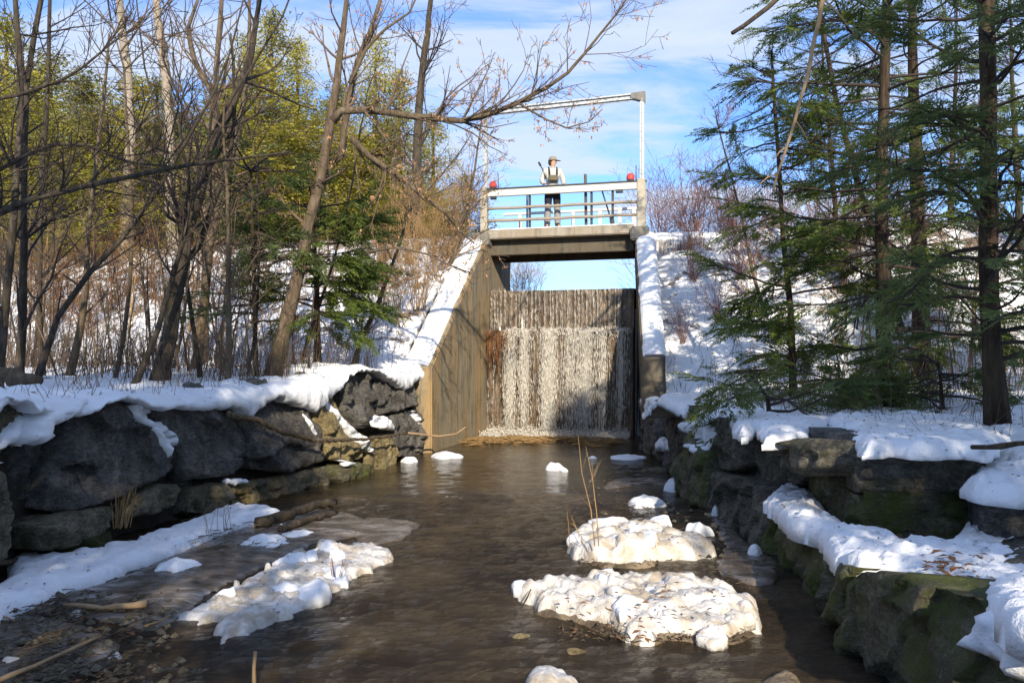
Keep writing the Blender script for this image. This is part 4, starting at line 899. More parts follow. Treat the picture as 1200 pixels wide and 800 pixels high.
def stalks(name, base, n, h, spread, m, label, cat, seed, r=.006, lean=(0, 0)):
    rg = random.Random(seed); mb = MB()
    for i in range(n):
        p = Vector(base)+Vector((rg.uniform(-1, 1)*spread, rg.uniform(-1, 1)*spread, 0)); hh = h*rg.uniform(.55, 1.0); d_ = Vector((lean[0]+rg.uniform(-.22, .22), lean[1]+rg.uniform(-.2, .2), 1)).normalized()
        c = [p+d_*hh*t_+Vector((rg.uniform(-.02, .02), rg.uniform(-.02, .02), 0))*hh*(t_ > 0) for t_ in (0, .33, .66, 1)]
        mb.tube(c, [r, r*.85, r*.6, r*.25], 4)
        for k in range(3):
            q = c[rg.choice([1, 2])].lerp(c[rg.choice([2, 3])], rg.random()); e = q+(d_+Vector((rg.uniform(-1, 1), rg.uniform(-1, 1), .2)))*hh*.16; mb.tube([q, e], [r*.4, r*.15], 3)
    return mb.build(name, m, None, label=label, cat=cat)
stalks('dry_reed', W(700,640,.2)+Vector((0, 0, 0)), 2, 1.0, .025, DRY, 'tall orange-brown dry reeds standing in the twiggy ice hummock', 'reeds', 1, .0055, (-.04, 0))
stalks('dry_reed', W(672,640,.15), 3, .4, .1, DRY, 'short dry twigs at the left end of the twiggy hummock', 'reeds', 2, .0035, (-.3, 0))
stalks('dry_grass_tuft', lp(146,618,.35), 22, .42, .06, DRY, 'dry straw tuft growing under the largest dark boulder', 'grass', 3, .004, (.12, 0))
stalks('dry_grass_tuft', W(255,622,.08), 9, .3, .1, DRY, 'few thin dry stems poking through the snow shelf', 'grass', 4, .003)
stalks('dry_grass_tuft', W(383,690,.1)+Vector((0, .3, 0)), 5, .16, .05, DRYRED, 'small rusty stems at the top of the long left floe', 'grass', 5, .004)
for i, (px, py, lab) in enumerate([(778,282,'yellow grass tuft on the bank crest touching the right bridge plinth'),(796,284,'yellow grass tuft on the bank crest, middle of three right of the bridge'),(816,282,'yellow grass tuft on the bank crest, farthest of three right of the bridge')]):
    Y_ = 17.4; x_ = (px-600)/FPX*Y_; stalks('dry_grass_tuft', (x_, Y_, gz(x_, Y_)), 46, .42, .28, DRY if i != 1 else MOSS, lab, 'grass', 31+i, .006)
# dead reeds washed up at the foot of the falls, rusty roots hanging at its left end, grass under the floes
rg = random.Random(8); mb = MB()
for i in range(800):
    u = rg.betavariate(1.2, 1.6)*3.4+.1; v = rg.gauss(1.75+.45*math.sin(u*2.3)+.3*math.sin(u*5.1), .38); a = rg.gauss(0, .5); L = rg.uniform(.1, .45); c = D(u, max(.7, v), rg.uniform(.0, .06)); d_ = Vector((math.cos(a), math.sin(a), rg.uniform(-.08, .12)))
    mb.tube([c-d_*L/2, c+Vector((0, 0, .015)), c+d_*L/2], [.006, .008, .004], 3)
mb.build('washed_up_reeds', DRY, None, kind='stuff')
mb = MB()
for i in range(90):
    u = abs(rg.gauss(.05, .28))+.02; z1 = 2.52-abs(rg.gauss(0, .12)); L = rg.uniform(.2, 1.3)*(1 if u < .3 else .5); v = .42+rg.uniform(0, .12)
    mb.tube([D(u, v-.05, z1), D(u+rg.uniform(-.05, .05), v+.03, z1-L*.5), D(u+rg.uniform(-.06, .06), v, z1-L)], [.008, .006, .003], 3)
mb.build('hanging_roots', DRYRED, None, kind='stuff')
mb = MB()
for (x0, y0, x1, y1, n) in ((650, 732, 885, 752, 170), (675, 655, 770, 663, 60), (720, 588, 765, 598, 40)):
    for i in range(n):
        c = W(rg.uniform(x0, x1), rg.uniform(y0, y1), .02); L = rg.uniform(.03, .09); d_ = Vector((rg.uniform(-1, 1), rg.uniform(-1, .3), rg.uniform(-.1, .5))).normalized()
        mb.tube([c, c+d_*L*.5+Vector((0, 0, .01)), c+d_*L], [.004, .003, .0015], 3)
mb.build('frozen_grass', BARK_B, None, kind='stuff')
def leaves(n, fn, m, name, seed, s0=.03, s1=.06):
    rg = np.random.RandomState(seed); V = []; 
    for i in range(n):
        c = fn(rg); L = rg.uniform(s0, s1); a = rg.uniform(0, 6.28); t1 = Vector((math.cos(a), math.sin(a), rg.uniform(-.3, .3)))*L; t2 = Vector((-math.sin(a), math.cos(a), rg.uniform(-.3, .3)))*L*.45
        V += [c-t1, c+t2+Vector((0, 0, L*.2)), c+t1, c-t2+Vector((0, 0, L*.15))]
    F_ = np.arange(4*n).reshape(-1, 4); return link(name, np_mesh(name, np.array([tuple(q) for q in V]), F_, m), None, kind='stuff')
def near_leaf(rg):
    k = rg.randint(0, 4)
    if k == 0: return W(rg.uniform(20, 200), rg.uniform(700, 800), .03)
    if k == 1: return W(rg.uniform(1085, 1150), rg.uniform(668, 700), .53)+Vector((0, 0, rg.uniform(0, .06)))
    if k == 2: return W(rg.uniform(660, 850), rg.uniform(690, 750), .2)
    x = rg.uniform(2.9, 6); y = rg.uniform(5.6, 9); return Vector((x, y, gz(x, y)+.06))
leaves(210, near_leaf, DRYRED, 'fallen_leaves', 3, .014, .032)
leaves(70, lambda rg: W(rg.uniform(1080, 1155), rg.uniform(660, 705), .5)+Vector((0, 0, rg.uniform(.03, .09))), DRYRED, 'fallen_leaves', 5, .018, .042)

rn_ = random.Random(77); mb = MB()                       # sticks, grit and leaf scraps stranded in the shallows
for i in range(620):
    k = rn_.random()
    if k < .6: c = W(rn_.triangular(-20, 230, 60), rn_.uniform(690, 810), .045)
    elif k < .8: c = W(rn_.uniform(200, 330), rn_.uniform(600, 640)+0, .07)
    else: c = W(rn_.uniform(700, 900), rn_.uniform(556, 690), .035)
    L = rn_.uniform(.02, .15); a = rn_.gauss(.5, .7); d_ = Vector((math.cos(a), math.sin(a), rn_.uniform(-.1, .2))); mb.tube([c-d_*L*.5, c+Vector((0, 0, .006)), c+d_*L*.5], [.003, .004, .002], 4)
mb.build('stranded_twigs', BARK_B, None, kind='stuff')
mb = MB()
for i in range(520):
    c = W(rn_.triangular(-20, 240, 70), rn_.uniform(695, 810), .035) if i % 3 else W(rn_.uniform(690, 900), rn_.uniform(560, 690), .02); r_ = rn_.uniform(.008, .035)
    vs = [c+Vector((r_*math.cos(j*1.257+i)*rn_.uniform(.7, 1.2), r_*math.sin(j*1.257+i)*rn_.uniform(.7, 1.2), 0)) for j in range(5)]+[c+Vector((0, 0, r_*.8))]; mb.add(vs, [(j, (j+1) % 5, 5) for j in range(5)])
mb.build('gravel', BROWNROCK, None, kind='stuff')
def needle(rg):
    if rg.rand() < .5: x = rg.uniform(2.6, 6.5); y = rg.uniform(5.6, 11); return Vector((x, y, gz(x, y)+.10))
    return W(rg.uniform(900, 1200), rg.uniform(500, 660), .6)
def bvh_of(names):
    v, f = [], []
    for o_ in scene.objects:
        if o_.type == 'MESH' and o_.name.split('.')[0] in names:
            k = len(v); v += [tuple(q.co) for q in o_.data.vertices]; f += [tuple(i+k for i in q.vertices) for q in o_.data.polygons]
    return BVHTree.FromPolygons(v, f)
SNOWBVH = bvh_of(('snow_cover', 'snow_ledge', 'snow_cap', 'snow_shelf', 'ice_floe'))
def dropz(x, y):
    h_ = SNOWBVH.ray_cast(Vector((x, y, 3)), Vector((0, 0, -1)))[0]; g_ = gz(x, y)
    return (max(h_.z, g_+.02) if h_ is not None else g_+.04)+.008
def snow_litter(rg):
    k = rg.rand()
    if k < .55: x, y = rg.uniform(2.0, 5.5), rg.uniform(2.8, 10)
    elif k < .8: x, y = rg.uniform(-5.2, -2.4), rg.uniform(4.5, 12)
    else: x, y = rg.uniform(-2, 2), rg.uniform(4.2, 7)
    z = dropz(x, y)
    return Vector((x, y, z if z > .05 else -.2))
leaves(2600, snow_litter, BARK_C, 'needle_litter', 19, .006, .02); leaves(150, snow_litter, DRYRED, 'fallen_leaves', 20, .015, .035)
def right_litter(rg):
    x = rg.uniform(2.7, 6.5); y = rg.uniform(5.7, 11); return Vector((x, y, gz(x, y)+rg.uniform(.05, .12)))
leaves(900, right_litter, BARK_C, 'needle_litter', 9, .008, .02)

# ------------------------------------------------------------------ the person on the bridge
def skin(name, joints, edges, m, parent, levels=2):
    me = bpy.data.meshes.new(name); names = list(joints); ix = {k: i for i, k in enumerate(names)}
    me.from_pydata([joints[k][0] for k in names], [(ix[a], ix[b]) for a, b in edges], [])
    o = link(name, me, parent); md = o.modifiers.new('skin', 'SKIN')
    for i, k in enumerate(names):
        r = joints[k][1]; d_ = me.skin_vertices[0].data[i]; d_.radius = r if isinstance(r, tuple) else (r, r); d_.use_root = (i == 0)
    sb = o.modifiers.new('sub', 'SUBSURF'); sb.levels = sb.render_levels = levels; md.use_smooth_shade = True
    me.materials.append(m); return o
SKIN = solid('skin', (.50, .29, .20), .6, var=.08); CLOTH = solid('pale_jacket', (.46, .45, .43), .9, var=.1, scale=12); GREYW = solid('grey_waders', (.27, .27, .27), .9, var=.15)
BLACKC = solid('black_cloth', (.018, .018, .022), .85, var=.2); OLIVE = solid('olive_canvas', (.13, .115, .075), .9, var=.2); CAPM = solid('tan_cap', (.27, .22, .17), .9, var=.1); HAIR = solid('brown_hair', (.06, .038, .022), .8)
pp = D(1.55, -.02, 4.965)
per = empty('person', pp, R(4), label='person in a cap, pale jacket and grey waders standing at the bridge rail looking right', cat='person')
J = dict(pelvis=((0, 0, .93), (.13, .10)), waist=((0, 0, 1.08), (.125, .09)), chest=((0, 0, 1.28), (.15, .10)), neckb=((0, -.005, 1.45), (.065, .06)), neck=((0, -.01, 1.50), .05), jaw=((.012, -.02, 1.565), (.062, .066)), head=((.008, -.012, 1.63), (.075, .085)), crown=((.004, -.005, 1.70), (.055, .06)),
    nose=((.105, -.05, 1.598), .012), brow=((.06, -.032, 1.605), .035))
E = [('pelvis', 'waist'), ('waist', 'chest'), ('chest', 'neckb'), ('neckb', 'neck'), ('neck', 'jaw'), ('jaw', 'head'), ('head', 'crown'), ('head', 'brow'), ('brow', 'nose')]
for sd, n in ((-1, 'l'), (1, 'r')):
    J.update({n+'hip': ((sd*.10, 0, .84), .085), n+'knee': ((sd*.115, -.015, .48), .058), n+'ank': ((sd*.125, .02, .09), .042), n+'toe': ((sd*.15, -.14, .035), (.04, .03)),
        n+'sh': ((sd*.185, 0, 1.40), .058), n+'elb': ((sd*.27, -.03, 1.14), .043), n+'wr': ((sd*.235, -.20, 1.035), .027), n+'palm': ((sd*.225, -.265, 1.025), (.036, .018))})
    E += [('pelvis', n+'hip'), (n+'hip', n+'knee'), (n+'knee', n+'ank'), (n+'ank', n+'toe'), ('chest', n+'sh'), (n+'sh', n+'elb'), (n+'elb', n+'wr'), (n+'wr', n+'palm')]
    for f in range(4):
        x = sd*(.225+(f-1.5)*.021); L = (.028, .036, .034, .024)[f]
        J[n+'f%d' % f] = ((x, -.305, 1.024), .009); J[n+'g%d' % f] = ((x+(f-1.5)*.002*sd, -.305-L, 1.005), .008); E += [(n+'palm', n+'f%d' % f), (n+'f%d' % f, n+'g%d' % f)]
    J[n+'t0'] = ((sd*.188, -.255, 1.018), .011); J[n+'t1'] = ((sd*.172, -.29, 1.0), .009); E += [(n+'palm', n+'t0'), (n+'t0', n+'t1')]
skin('body', J, E, SKIN, per, 2)
J['hem'] = ((0, 0, 1.0), .1); E.append(('hem', 'waist'))
jk = {k: J[k] for k in ('hem', 'waist', 'chest', 'neckb', 'lsh', 'lelb', 'lwr', 'rsh', 'relb', 'rwr')}
jr = dict(hem=(.16, .13), waist=(.155, .125), chest=(.175, .125), neckb=(.085, .075), lsh=.085, lelb=.068, lwr=.045, rsh=.085, relb=.068, rwr=.045)
skin('jacket', {k: (jk[k][0], jr[k]) for k in jk}, [e for e in E if e[0] in jk and e[1] in jk], CLOTH, per)
skin('shaded_wader_top', dict(b=((0, 0, 1.12), (.15, .12)), a=((0, 0, .96), (.155, .125)), l1=((-.10, 0, .82), .112), l2=((-.112, -.012, .52), .092), r1=((.10, 0, .82), .112), r2=((.112, -.012, .52), .092)), [('b', 'a'), ('a', 'l1'), ('l1', 'l2'), ('a', 'r1'), ('r1', 'r2')], BLACKC, per)  # upper waders: the top rail's shadow is put into the colour as black
for sd in (-1, 1):
    skin('wader_leg', dict(a=((sd*.11, -.01, .66), .086), b=((sd*.115, -.015, .45), .084), c=((sd*.125, .01, .20), .080), d=((sd*.125, .015, .06), .078)), [('a', 'b'), ('b', 'c'), ('c', 'd')], GREYW, per)
    skin('boot', dict(a=((sd*.125, .02, .22), .07), b=((sd*.128, .01, .06), .068), c=((sd*.15, -.13, .045), (.052, .045))), [('a', 'b'), ('b', 'c')], OLIVE, per)
    mb = MB(); mb.tube([(sd*.09, .10, 1.30), (sd*.10, .06, 1.44), (sd*.098, -.03, 1.475), (sd*.095, -.10, 1.40), (sd*.09, -.135, 1.28), (sd*.09, -.14, 1.2)], [.022]*6, 8); mb.build('strap', BLACKC, per)
    mb = MB(); mb.tube([(.055+sd*.022-.006, -.075+sd*.004, 1.642), (.06+sd*.022-.006, -.085+sd*.004, 1.642)], [.009, .005], 8); mb.build('eye', BLACKC, per)
bm = bmesh.new(); bmesh.ops.create_cube(bm, size=1)
for q in bm.verts: q.co = Vector((q.co.x*.25, q.co.y*.10, q.co.z*.15))+Vector((0, -.17, 1.18))
bmesh.ops.bevel(bm, geom=bm.edges[:], offset=.025, segments=3, affect='EDGES'); me = bpy.data.meshes.new('chest_pack'); bm.to_mesh(me); bm.free(); me.materials.append(OLIVE); pk = link('chest_pack', me, per)
mb = MB(); mb.box((0, -.223, 1.165), (.19, .02, .075)); mb.build('pocket', OLIVE, pk, False)
mb = MB(); pr = [(1.645, 1.0), (1.68, 1.01), (1.715, .92), (1.74, .68), (1.755, .35), (1.757, .02)]
for z, k in pr:
    for j in range(20): mb.v.append(Vector((.006+.098*k*math.cos(j*math.pi/10), -.010+.104*k*math.sin(j*math.pi/10), z)))
for i in range(len(pr)-1):
    for j in range(20): a, b = i*20+j, i*20+(j+1) % 20; mb.f.append((a, b, b+20, a+20)); mb.m.append(0)
cp = mb.build('cap', CAPM, per)
mb = MB(); mb.tube([(.06, -.03, 1.655), (.13, -.055, 1.652), (.185, -.078, 1.640)], [.06, .055, .03], 12)
for q in mb.v: q.z = 1.65+(q.z-1.65)*.14-(q.x-.06)*.12
mb.build('cap_bill', CAPM, cp)
mb = MB(); mb.tube([(-.03, .02, 1.66), (-.045, .035, 1.60), (-.03, .04, 1.55)], [.075, .062, .045], 12); mb.build('hair', HAIR, per)
mb = MB(); q = pp
mb.tube([q+Vector((-.17, -.14, 1.18)), q+Vector((-.24, -.05, 1.42)), q+Vector((-.315, .02, 1.58))], [.016, .015, .014], 8); mb.tube([q+Vector((-.295, 0, 1.54)), q+Vector((-.335, .03, 1.62))], [.03, .024], 8)
mb.build('walking_staff', DARKST, None, label='short dark staff slung at the shoulder of the person on the bridge', cat='staff')
# ------------------------------------------------------------------ trees: builders
def branch(mb, p, d, L, r, lvl, rg, up=.12, maxlvl=3, kids=(7, 5, 3), droop=0, tips=None, ang=(28, 62), wander=.16, rmin=.0035):
    n = 6 if lvl == 0 else (4 if lvl == 1 else 3); p = Vector(p); d = Vector(d).normalized(); pts = [p.copy()]
    for i in range(n):
        d = (d+Vector((rg.gauss(0, wander), rg.gauss(0, wander), rg.gauss(0, wander)+up-droop*i/n))).normalized(); p = p+d*(L/n); pts.append(p.copy())
    rads = [max(rmin, r*(1-.72*i/n)) for i in range(n+1)]
    mb.tube(pts, rads, 5 if r > .02 else 3, cap=False)
    if tips is not None and lvl >= maxlvl-1: tips.append((pts[-1], d))
    if lvl < maxlvl:
        k = kids[min(lvl, len(kids)-1)]; k = max(1, int(k*rg.uniform(.7, 1.25)))
        for _ in range(k):
            q = rg.uniform(.22, .97)*n; i = min(n-1, int(q)); b = pts[i].lerp(pts[i+1], q-i); dd = (pts[i+1]-pts[i]).normalized()
            ax = dd.orthogonal().normalized(); ax.rotate(Quaternion(dd, rg.uniform(0, 6.283))); nd = dd.copy(); nd.rotate(Quaternion(ax, R(rg.uniform(*ang))))
            branch(mb, b, nd, L*rg.uniform(.38, .66)*(1-.35*q/n), max(rmin, r*.5*(1-.4*q/n)), lvl+1, rg, up, maxlvl, kids, droop, tips, ang, wander, rmin)
def refine(pts, step, rg, wob):
    out = []
    for i in range(len(pts)-1):
        p0 = pts[max(0, i-1)]; p1, p2 = pts[i], pts[i+1]; p3 = pts[min(len(pts)-1, i+2)]; k = max(1, int((p2-p1).length/step))
        for j in range(k):
            t_ = j/k; q = .5*((2*p1)+(p2-p0)*t_+(2*p0-5*p1+4*p2-p3)*t_*t_+(3*p1-p0-3*p2+p3)*t_**3)
            if out: q = q+Vector((rg.uniform(-1, 1), rg.uniform(-1, 1), rg.uniform(-.5, .5)))*wob
            out.append(q)
    out.append(pts[-1]); return out
def path_of(px, Y, ground=True):
    pts = [P(a[0], a[1], a[2] if len(a) > 2 else Y) for a in px]
    if ground: pts[0].z = gz(pts[0].x, pts[0].y)-.12
    return pts
def traced(name, label, px, Y, r0, r1, m, tw, seed, limbs=(), nb=14, bl=(.6, 1.6), lo=.3, lvl=2, kids=(6, 4, 3), up=.10, leaves_=0, cat='tree', group=None, flare=.35, br=.028, leafm=None):
    r0 *= .86; r1 *= .8; nb = int(nb*.75)
    rg = random.Random(seed); root = path_of(px, Y); base = root[0].copy()
    t_ = empty(name, base, label=label, cat=cat, group=group)
    pts = [q-base for q in root]; pts = refine(pts, .35, rg, r0*.18); n = len(pts)
    def rad(i): q = i/(n-1); return (r0+(r1-r0)*q)*(1+flare*max(0, 1-q*n*.35/.6)**2 if flare else 1)
    tr = MB(); rj = random.Random(seed+1)
    tr.tube(pts, [rad(i) for i in range(n)], 10 if r0 > .06 else 7, jit=lambda i, j: .10*noise.noise(Vector((i*.6, j*1.1, seed))))
    tr.build('trunk', m, t_); tb = MB(); tips = []
    lb = MB()
    for (lpx, lY, a, b, nb2, bl2) in limbs:
        lp_ = refine([q-base for q in path_of(lpx, lY, False)], .22, rg, a*.22); k = len(lp_)
        lb.tube(lp_, [a+(b-a)*i/(k-1) for i in range(k)], 7)
        for _ in range(nb2):
            q = rg.uniform(.12, 1); i = min(k-2, int(q*(k-1))); d = (lp_[i+1]-lp_[i]).normalized(); ax = d.orthogonal().normalized(); ax.rotate(Quaternion(d, rg.uniform(0, 6.28))); nd = d.copy(); nd.rotate(Quaternion(ax, R(rg.uniform(25, 65))))
            branch(tb, lp_[i], nd+Vector((0, 0, .25)), rg.uniform(*bl2), max(.006, (a+(b-a)*q)*.42), 3-lvl, rg, up, 3, kids, 0, tips)
    if limbs: lb.build('limb', m, t_)
    for _ in range(nb):
        q = rg.uniform(lo, 1); i = min(n-2, int(q*(n-1))); d = (pts[i+1]-pts[i]).normalized(); ax = d.orthogonal().normalized(); ax.rotate(Quaternion(d, rg.uniform(0, 6.28))); nd = d.copy(); nd.rotate(Quaternion(ax, R(rg.uniform(30, 70))))
        branch(tb, pts[i], nd, rg.uniform(*bl)*(1.15-.5*q), min(br, rad(i)*.45), 3-lvl, rg, up, 3, kids, 0, tips)
    tb.build('twigs', tw, t_)
    if leaves_:
        V = []; rl = random.Random(seed+5)
        for _ in range(leaves_):
            c, d = rl.choice(tips); c = c-d*rl.uniform(0, .25)
            for _ in range(rl.randint(1, 3)):
                L = rl.uniform(.02, .045); s_ = Vector((rl.uniform(-1, 1), rl.uniform(-1, 1), 0)).normalized()*L*.35; dn = Vector((rl.uniform(-.4, .4), rl.uniform(-.4, .4), -1)).normalized()*L
                o_ = c+Vector((rl.uniform(-.03, .03), rl.uniform(-.03, .03), 0)); V += [o_, o_+dn*.5+s_, o_+dn*1.3, o_+dn*.5-s_]
        link('hanging_leaves', np_mesh('hanging_leaves', np.array([tuple(q) for q in V]), np.arange(len(V)).reshape(-1, 4), leafm or LEAFTAN), t_)
    return t_

# ------------------------------------------------------------------ left bank: bare trees traced where they stand
traced('bare_tree', 'big leaning trunk with mossy foot rising from the left bank, forked low', [(186,446),(198,390),(212,320),(222,268),(240,205),(262,150),(285,95),(300,30),(310,-40)], 10, .135, .025, BARK_D, TWIG_D, 101, nb=26, bl=(.8, 2.0), lo=.35,
  limbs=[([(214,310),(232,290),(250,240),(268,190),(275,120),(270,40)], 10.2, .045, .015, 10, (.6, 1.3))])
traced('bare_tree', 'tall tree with tan sunlit bark, a long crooked limb reaching right over the bridge', [(318,452),(332,390),(347,330),(362,265),(374,215),(384,165),(390,130),(398,70),(404,10),(412,-50)], 11.2, .145, .030, BARK_B, TWIG, 102, nb=16, bl=(.6, 1.5), lo=.45, leaves_=900,
  limbs=[([(390,142),(400,130),(425,129),(450,131),(480,136),(510,139),(540,142),(575,133),(606,120),(640,104),(664,86),(684,64),(704,40),(722,18),(735,-2)], 10.4, .062, .010, 46, (.5, 1.35)),
         ([(412,162),(432,182),(452,197),(476,213),(497,232),(520,248),(540,272),(556,285)], 10.8, .05, .010, 24, (.4, 1.1)),
         ([(392,190),(400,182),(404,150),(412,100),(424,60),(440,20),(452,-30)], 11.4, .055, .025, 12, (.6, 1.3)),
         ([(410,98),(428,60),(452,34),(480,15),(492,-12)], 11, .035, .012, 12, (.5, 1.1)),
         ([(606,120),(640,140),(664,150),(690,143),(706,128)], 10.4, .018, .006, 12, (.2, .5)),
         ([(430,296),(460,290),(500,298),(530,312),(552,320)], 10.8, .022, .008, 14, (.3, .9))])
traced('bare_tree', 'slender dark tree with upright black twigs behind the left wing wall', [(486,330),(488,250),(490,180),(492,110),(498,60),(505,0),(512,-60)], 19, .17, .06, BARK_D, TWIG_D, 103, nb=46, bl=(.9, 2.4), lo=.12, kids=(7, 5, 3), up=.16)
traced('bare_tree', 'slim dark stem leaning hard right in front of the thicket', [(38,446),(68,372),(104,320),(140,283),(182,227),(215,170),(250,110),(270,60),(285,0)], 9.2, .05, .012, BARK_D, TWIG_D, 104, nb=22, bl=(.5, 1.5), lo=.25)
traced('bare_tree', 'curved dark stem just left of the big leaning trunk', [(154,446),(184,388),(202,325),(224,250),(234,190),(258,140),(290,85),(330,20),(350,-30)], 9.6, .05, .012, BARK_D, TWIG_D, 105, nb=20, bl=(.5, 1.5), lo=.3)
traced('bare_tree', 'dark trunk at the left edge running straight up out of the photo', [(-4,450),(4,370),(12,290),(20,200),(25,131),(19,0),(15,-60)], 8.6, .060, .032, BARK_D, TWIG_D, 106, nb=24, bl=(.6, 1.6), lo=.2)
traced('bare_tree', 'second dark trunk from the left edge, thicker, tilting right at its top', [(22,446),(27,350),(28,220),(30,160),(32,100),(40,40),(48,0),(60,-60)], 9.4, .065, .035, BARK_D, TWIG_D, 107, nb=24, bl=(.6, 1.7), lo=.2)
traced('bare_tree', 'third thin dark trunk from the left edge, dead straight', [(50,446),(46,330),(48,230),(55,110),(58,0),(58,-60)], 10.5, .048, .028, BARK_D, TWIG_D, 108, nb=22, bl=(.6, 1.5), lo=.2)
traced('bare_tree', 'pale sunlit trunk rising among yellow cedars, left one of two', [(146,330),(148,260),(152,180),(152,120),(146,60),(138,-10),(134,-60)], 20, .20, .10, BARK_P, TWIG, 109, nb=26, bl=(1.0, 2.6), lo=.35, flare=0)
traced('bare_tree', 'pale sunlit trunk rising among yellow cedars, right one of two', [(204,330),(202,250),(198,170),(196,110),(188,40),(183,0),(180,-60)], 20, .22, .10, BARK_P, TWIG, 110, nb=26, bl=(1.0, 2.6), lo=.35, flare=0)
traced('bare_tree', 'grey tree with a wide Y fork against the blue gap of sky', [(238,330),(244,260),(250,180),(251,115),(256,50),(262,-20)], 15, .12, .05, BARK_B, TWIG, 111, nb=24, bl=(.8, 2.0), lo=.3, limbs=[([(250,112),(236,88),(224,60),(222,30),(232,0)], 15, .06, .03, 10, (.6, 1.6))])
traced('young_tree', 'thin straight brown stem standing alone on the bank snow with short side twigs', [(267,455),(268,380),(268,300),(266,220),(262,150),(264,90)], 9.5, .048, .014, BARK_B, TWIG, 112, nb=26, bl=(.3, .9), lo=.15, flare=.2)
traced('young_tree', 'leaning brown sapling at the foot of the snow slope beside the dark cedar', [(410,425),(425,395),(440,362),(452,330),(470,280),(480,230)], 13, .06, .02, BARK_B, TWIG, 113, nb=16, bl=(.4, 1.1), lo=.2)
traced('young_tree', 'brown stem with warm bark right of the second dark trunk', [(80,446),(92,400),(100,340),(104,270),(112,190),(120,120),(128,40)], 10.8, .06, .02, BARK_B, TWIG, 114, nb=20, bl=(.5, 1.4), lo=.25)
traced('bare_tree', 'sturdy brown trunk standing just right of the big leaning trunk', [(228,440),(236,380),(242,320),(252,260),(262,210),(280,150),(290,80),(292,0)], 12.5, .10, .03, BARK_B, TWIG, 115, nb=20, bl=(.6, 1.6), lo=.35)
traced('young_tree', 'dark sapling leaning left between the curved stem and the straight one', [(236,436),(225,370),(214,300),(205,230),(190,150),(170,80),(160,0)], 10.6, .04, .012, BARK_D, TWIG_D, 116, nb=20, bl=(.5, 1.3), lo=.25)
traced('bare_tree', 'thin twiggy tan tree veiling the left end of the footbridge', [(524,352),(532,300),(545,250),(556,200),(563,150),(568,100)], 17.2, .055, .012, BARK_B, TWIG, 118, nb=54, bl=(.5, 1.5), lo=.15, kids=(7, 5, 3), leaves_=160)
# tree outside the left edge whose long dark limbs reach into the photo
traced('bare_tree', 'tree at the left edge with two long dark limbs reaching right across the photo', [(-90,470),(-95,330),(-100,200),(-100,50),(-95,-80)], 7.2, .14, .08, BARK_D, TWIG_D, 117, nb=6, bl=(.5, 1.2), lo=.4,
  limbs=[([(-98,290),(-60,270),(0,249),(40,232),(70,226),(100,218),(150,208),(190,199),(225,193),(260,189),(300,184),(340,178)], 7.0, .042, .010, 22, (.4, 1.1)),
         ([(-98,240),(-40,215),(10,193),(35,180),(65,169),(100,170),(130,183),(160,192),(200,195),(240,206)], 7.3, .028, .006, 18, (.3, .9)),
         ([(-98,130),(-40,120),(20,112),(70,95),(120,60),(150,20)], 7.2, .025, .008, 16, (.4, 1.0))])

# saplings of the thicket: four kinds, copied
def sapling_mesh(seed, h, r, m):
    rg = random.Random(seed); mb = MB(); p = Vector((0, 0, -.1)); d = Vector((rg.uniform(-.15, .15), rg.uniform(-.1, .1), 1)).normalized(); pts = [p.copy()]
    for i in range(7): d = (d+Vector((rg.gauss(0, .07), rg.gauss(0, .07), .05))).normalized(); p = p+d*h/7; pts.append(p.copy())
    mb.tube(pts, [r*(1-.8*i/7)+.002 for i in range(8)], 5)
    for _ in range(11):
        q = rg.uniform(.2, 1)*7; i = min(6, int(q)); a = rg.uniform(0, 6.28); branch(mb, pts[i].lerp(pts[i+1], q-i), Vector((math.cos(a), math.sin(a), rg.uniform(.6, 1.5))), h*rg.uniform(.12, .34), r*.4, 2, rg, .08, 3, (3, 3, 2), rmin=.003)
    return mb.mesh('sapling', m)
SM = [sapling_mesh(i, h, r, m) for i, (h, r, m) in enumerate([(3.2, .020, TWIG), (2.4, .014, TWIG), (4.2, .028, BARK_B), (2.8, .016, TWIG_D), (1.8, .012, DRY), (2.2, .012, TWIG)])]
rg = random.Random(21); k = 0
for i in range(150):
    Y = rg.uniform(9.8, 18.5); px = rg.uniform(-40, 540); x = (px-600)/FPX*Y
    u, v = uv_of(x, Y)
    if u > -.9 or (px > 400 and Y < 12.3): continue
    if px > 430 and rg.random() < .5: continue
    o = link('sapling', SM[rg.choice([0, 1, 1, 2, 3, 3, 4, 5])], None, (x, Y, gz(x, Y)), label='thin bare sapling standing in the snowy thicket on the left bank', cat='sapling', group='saplings of the left bank thicket')
    o.rotation_euler = (rg.uniform(-.14, .14), rg.uniform(-.18, .18), rg.uniform(0, 6.28)); s_ = rg.uniform(.65, 1.2); o.scale = (s_, s_, s_)
for i in range(34):
    Y = rg.uniform(10, 17); px = rg.uniform(985, 1260); x = (px-600)/FPX*Y
    o = link('sapling', SM[rg.choice([0, 1, 3, 5])], None, (x, Y, gz(x, Y)), label='thin bare sapling on the snowy right bank behind the cedars', cat='sapling', group='saplings of the right bank')
    o.rotation_euler = (rg.uniform(-.14, .14), rg.uniform(-.18, .18), rg.uniform(0, 6.28)); s_ = rg.uniform(.6, 1.1); o.scale = (s_, s_, s_)
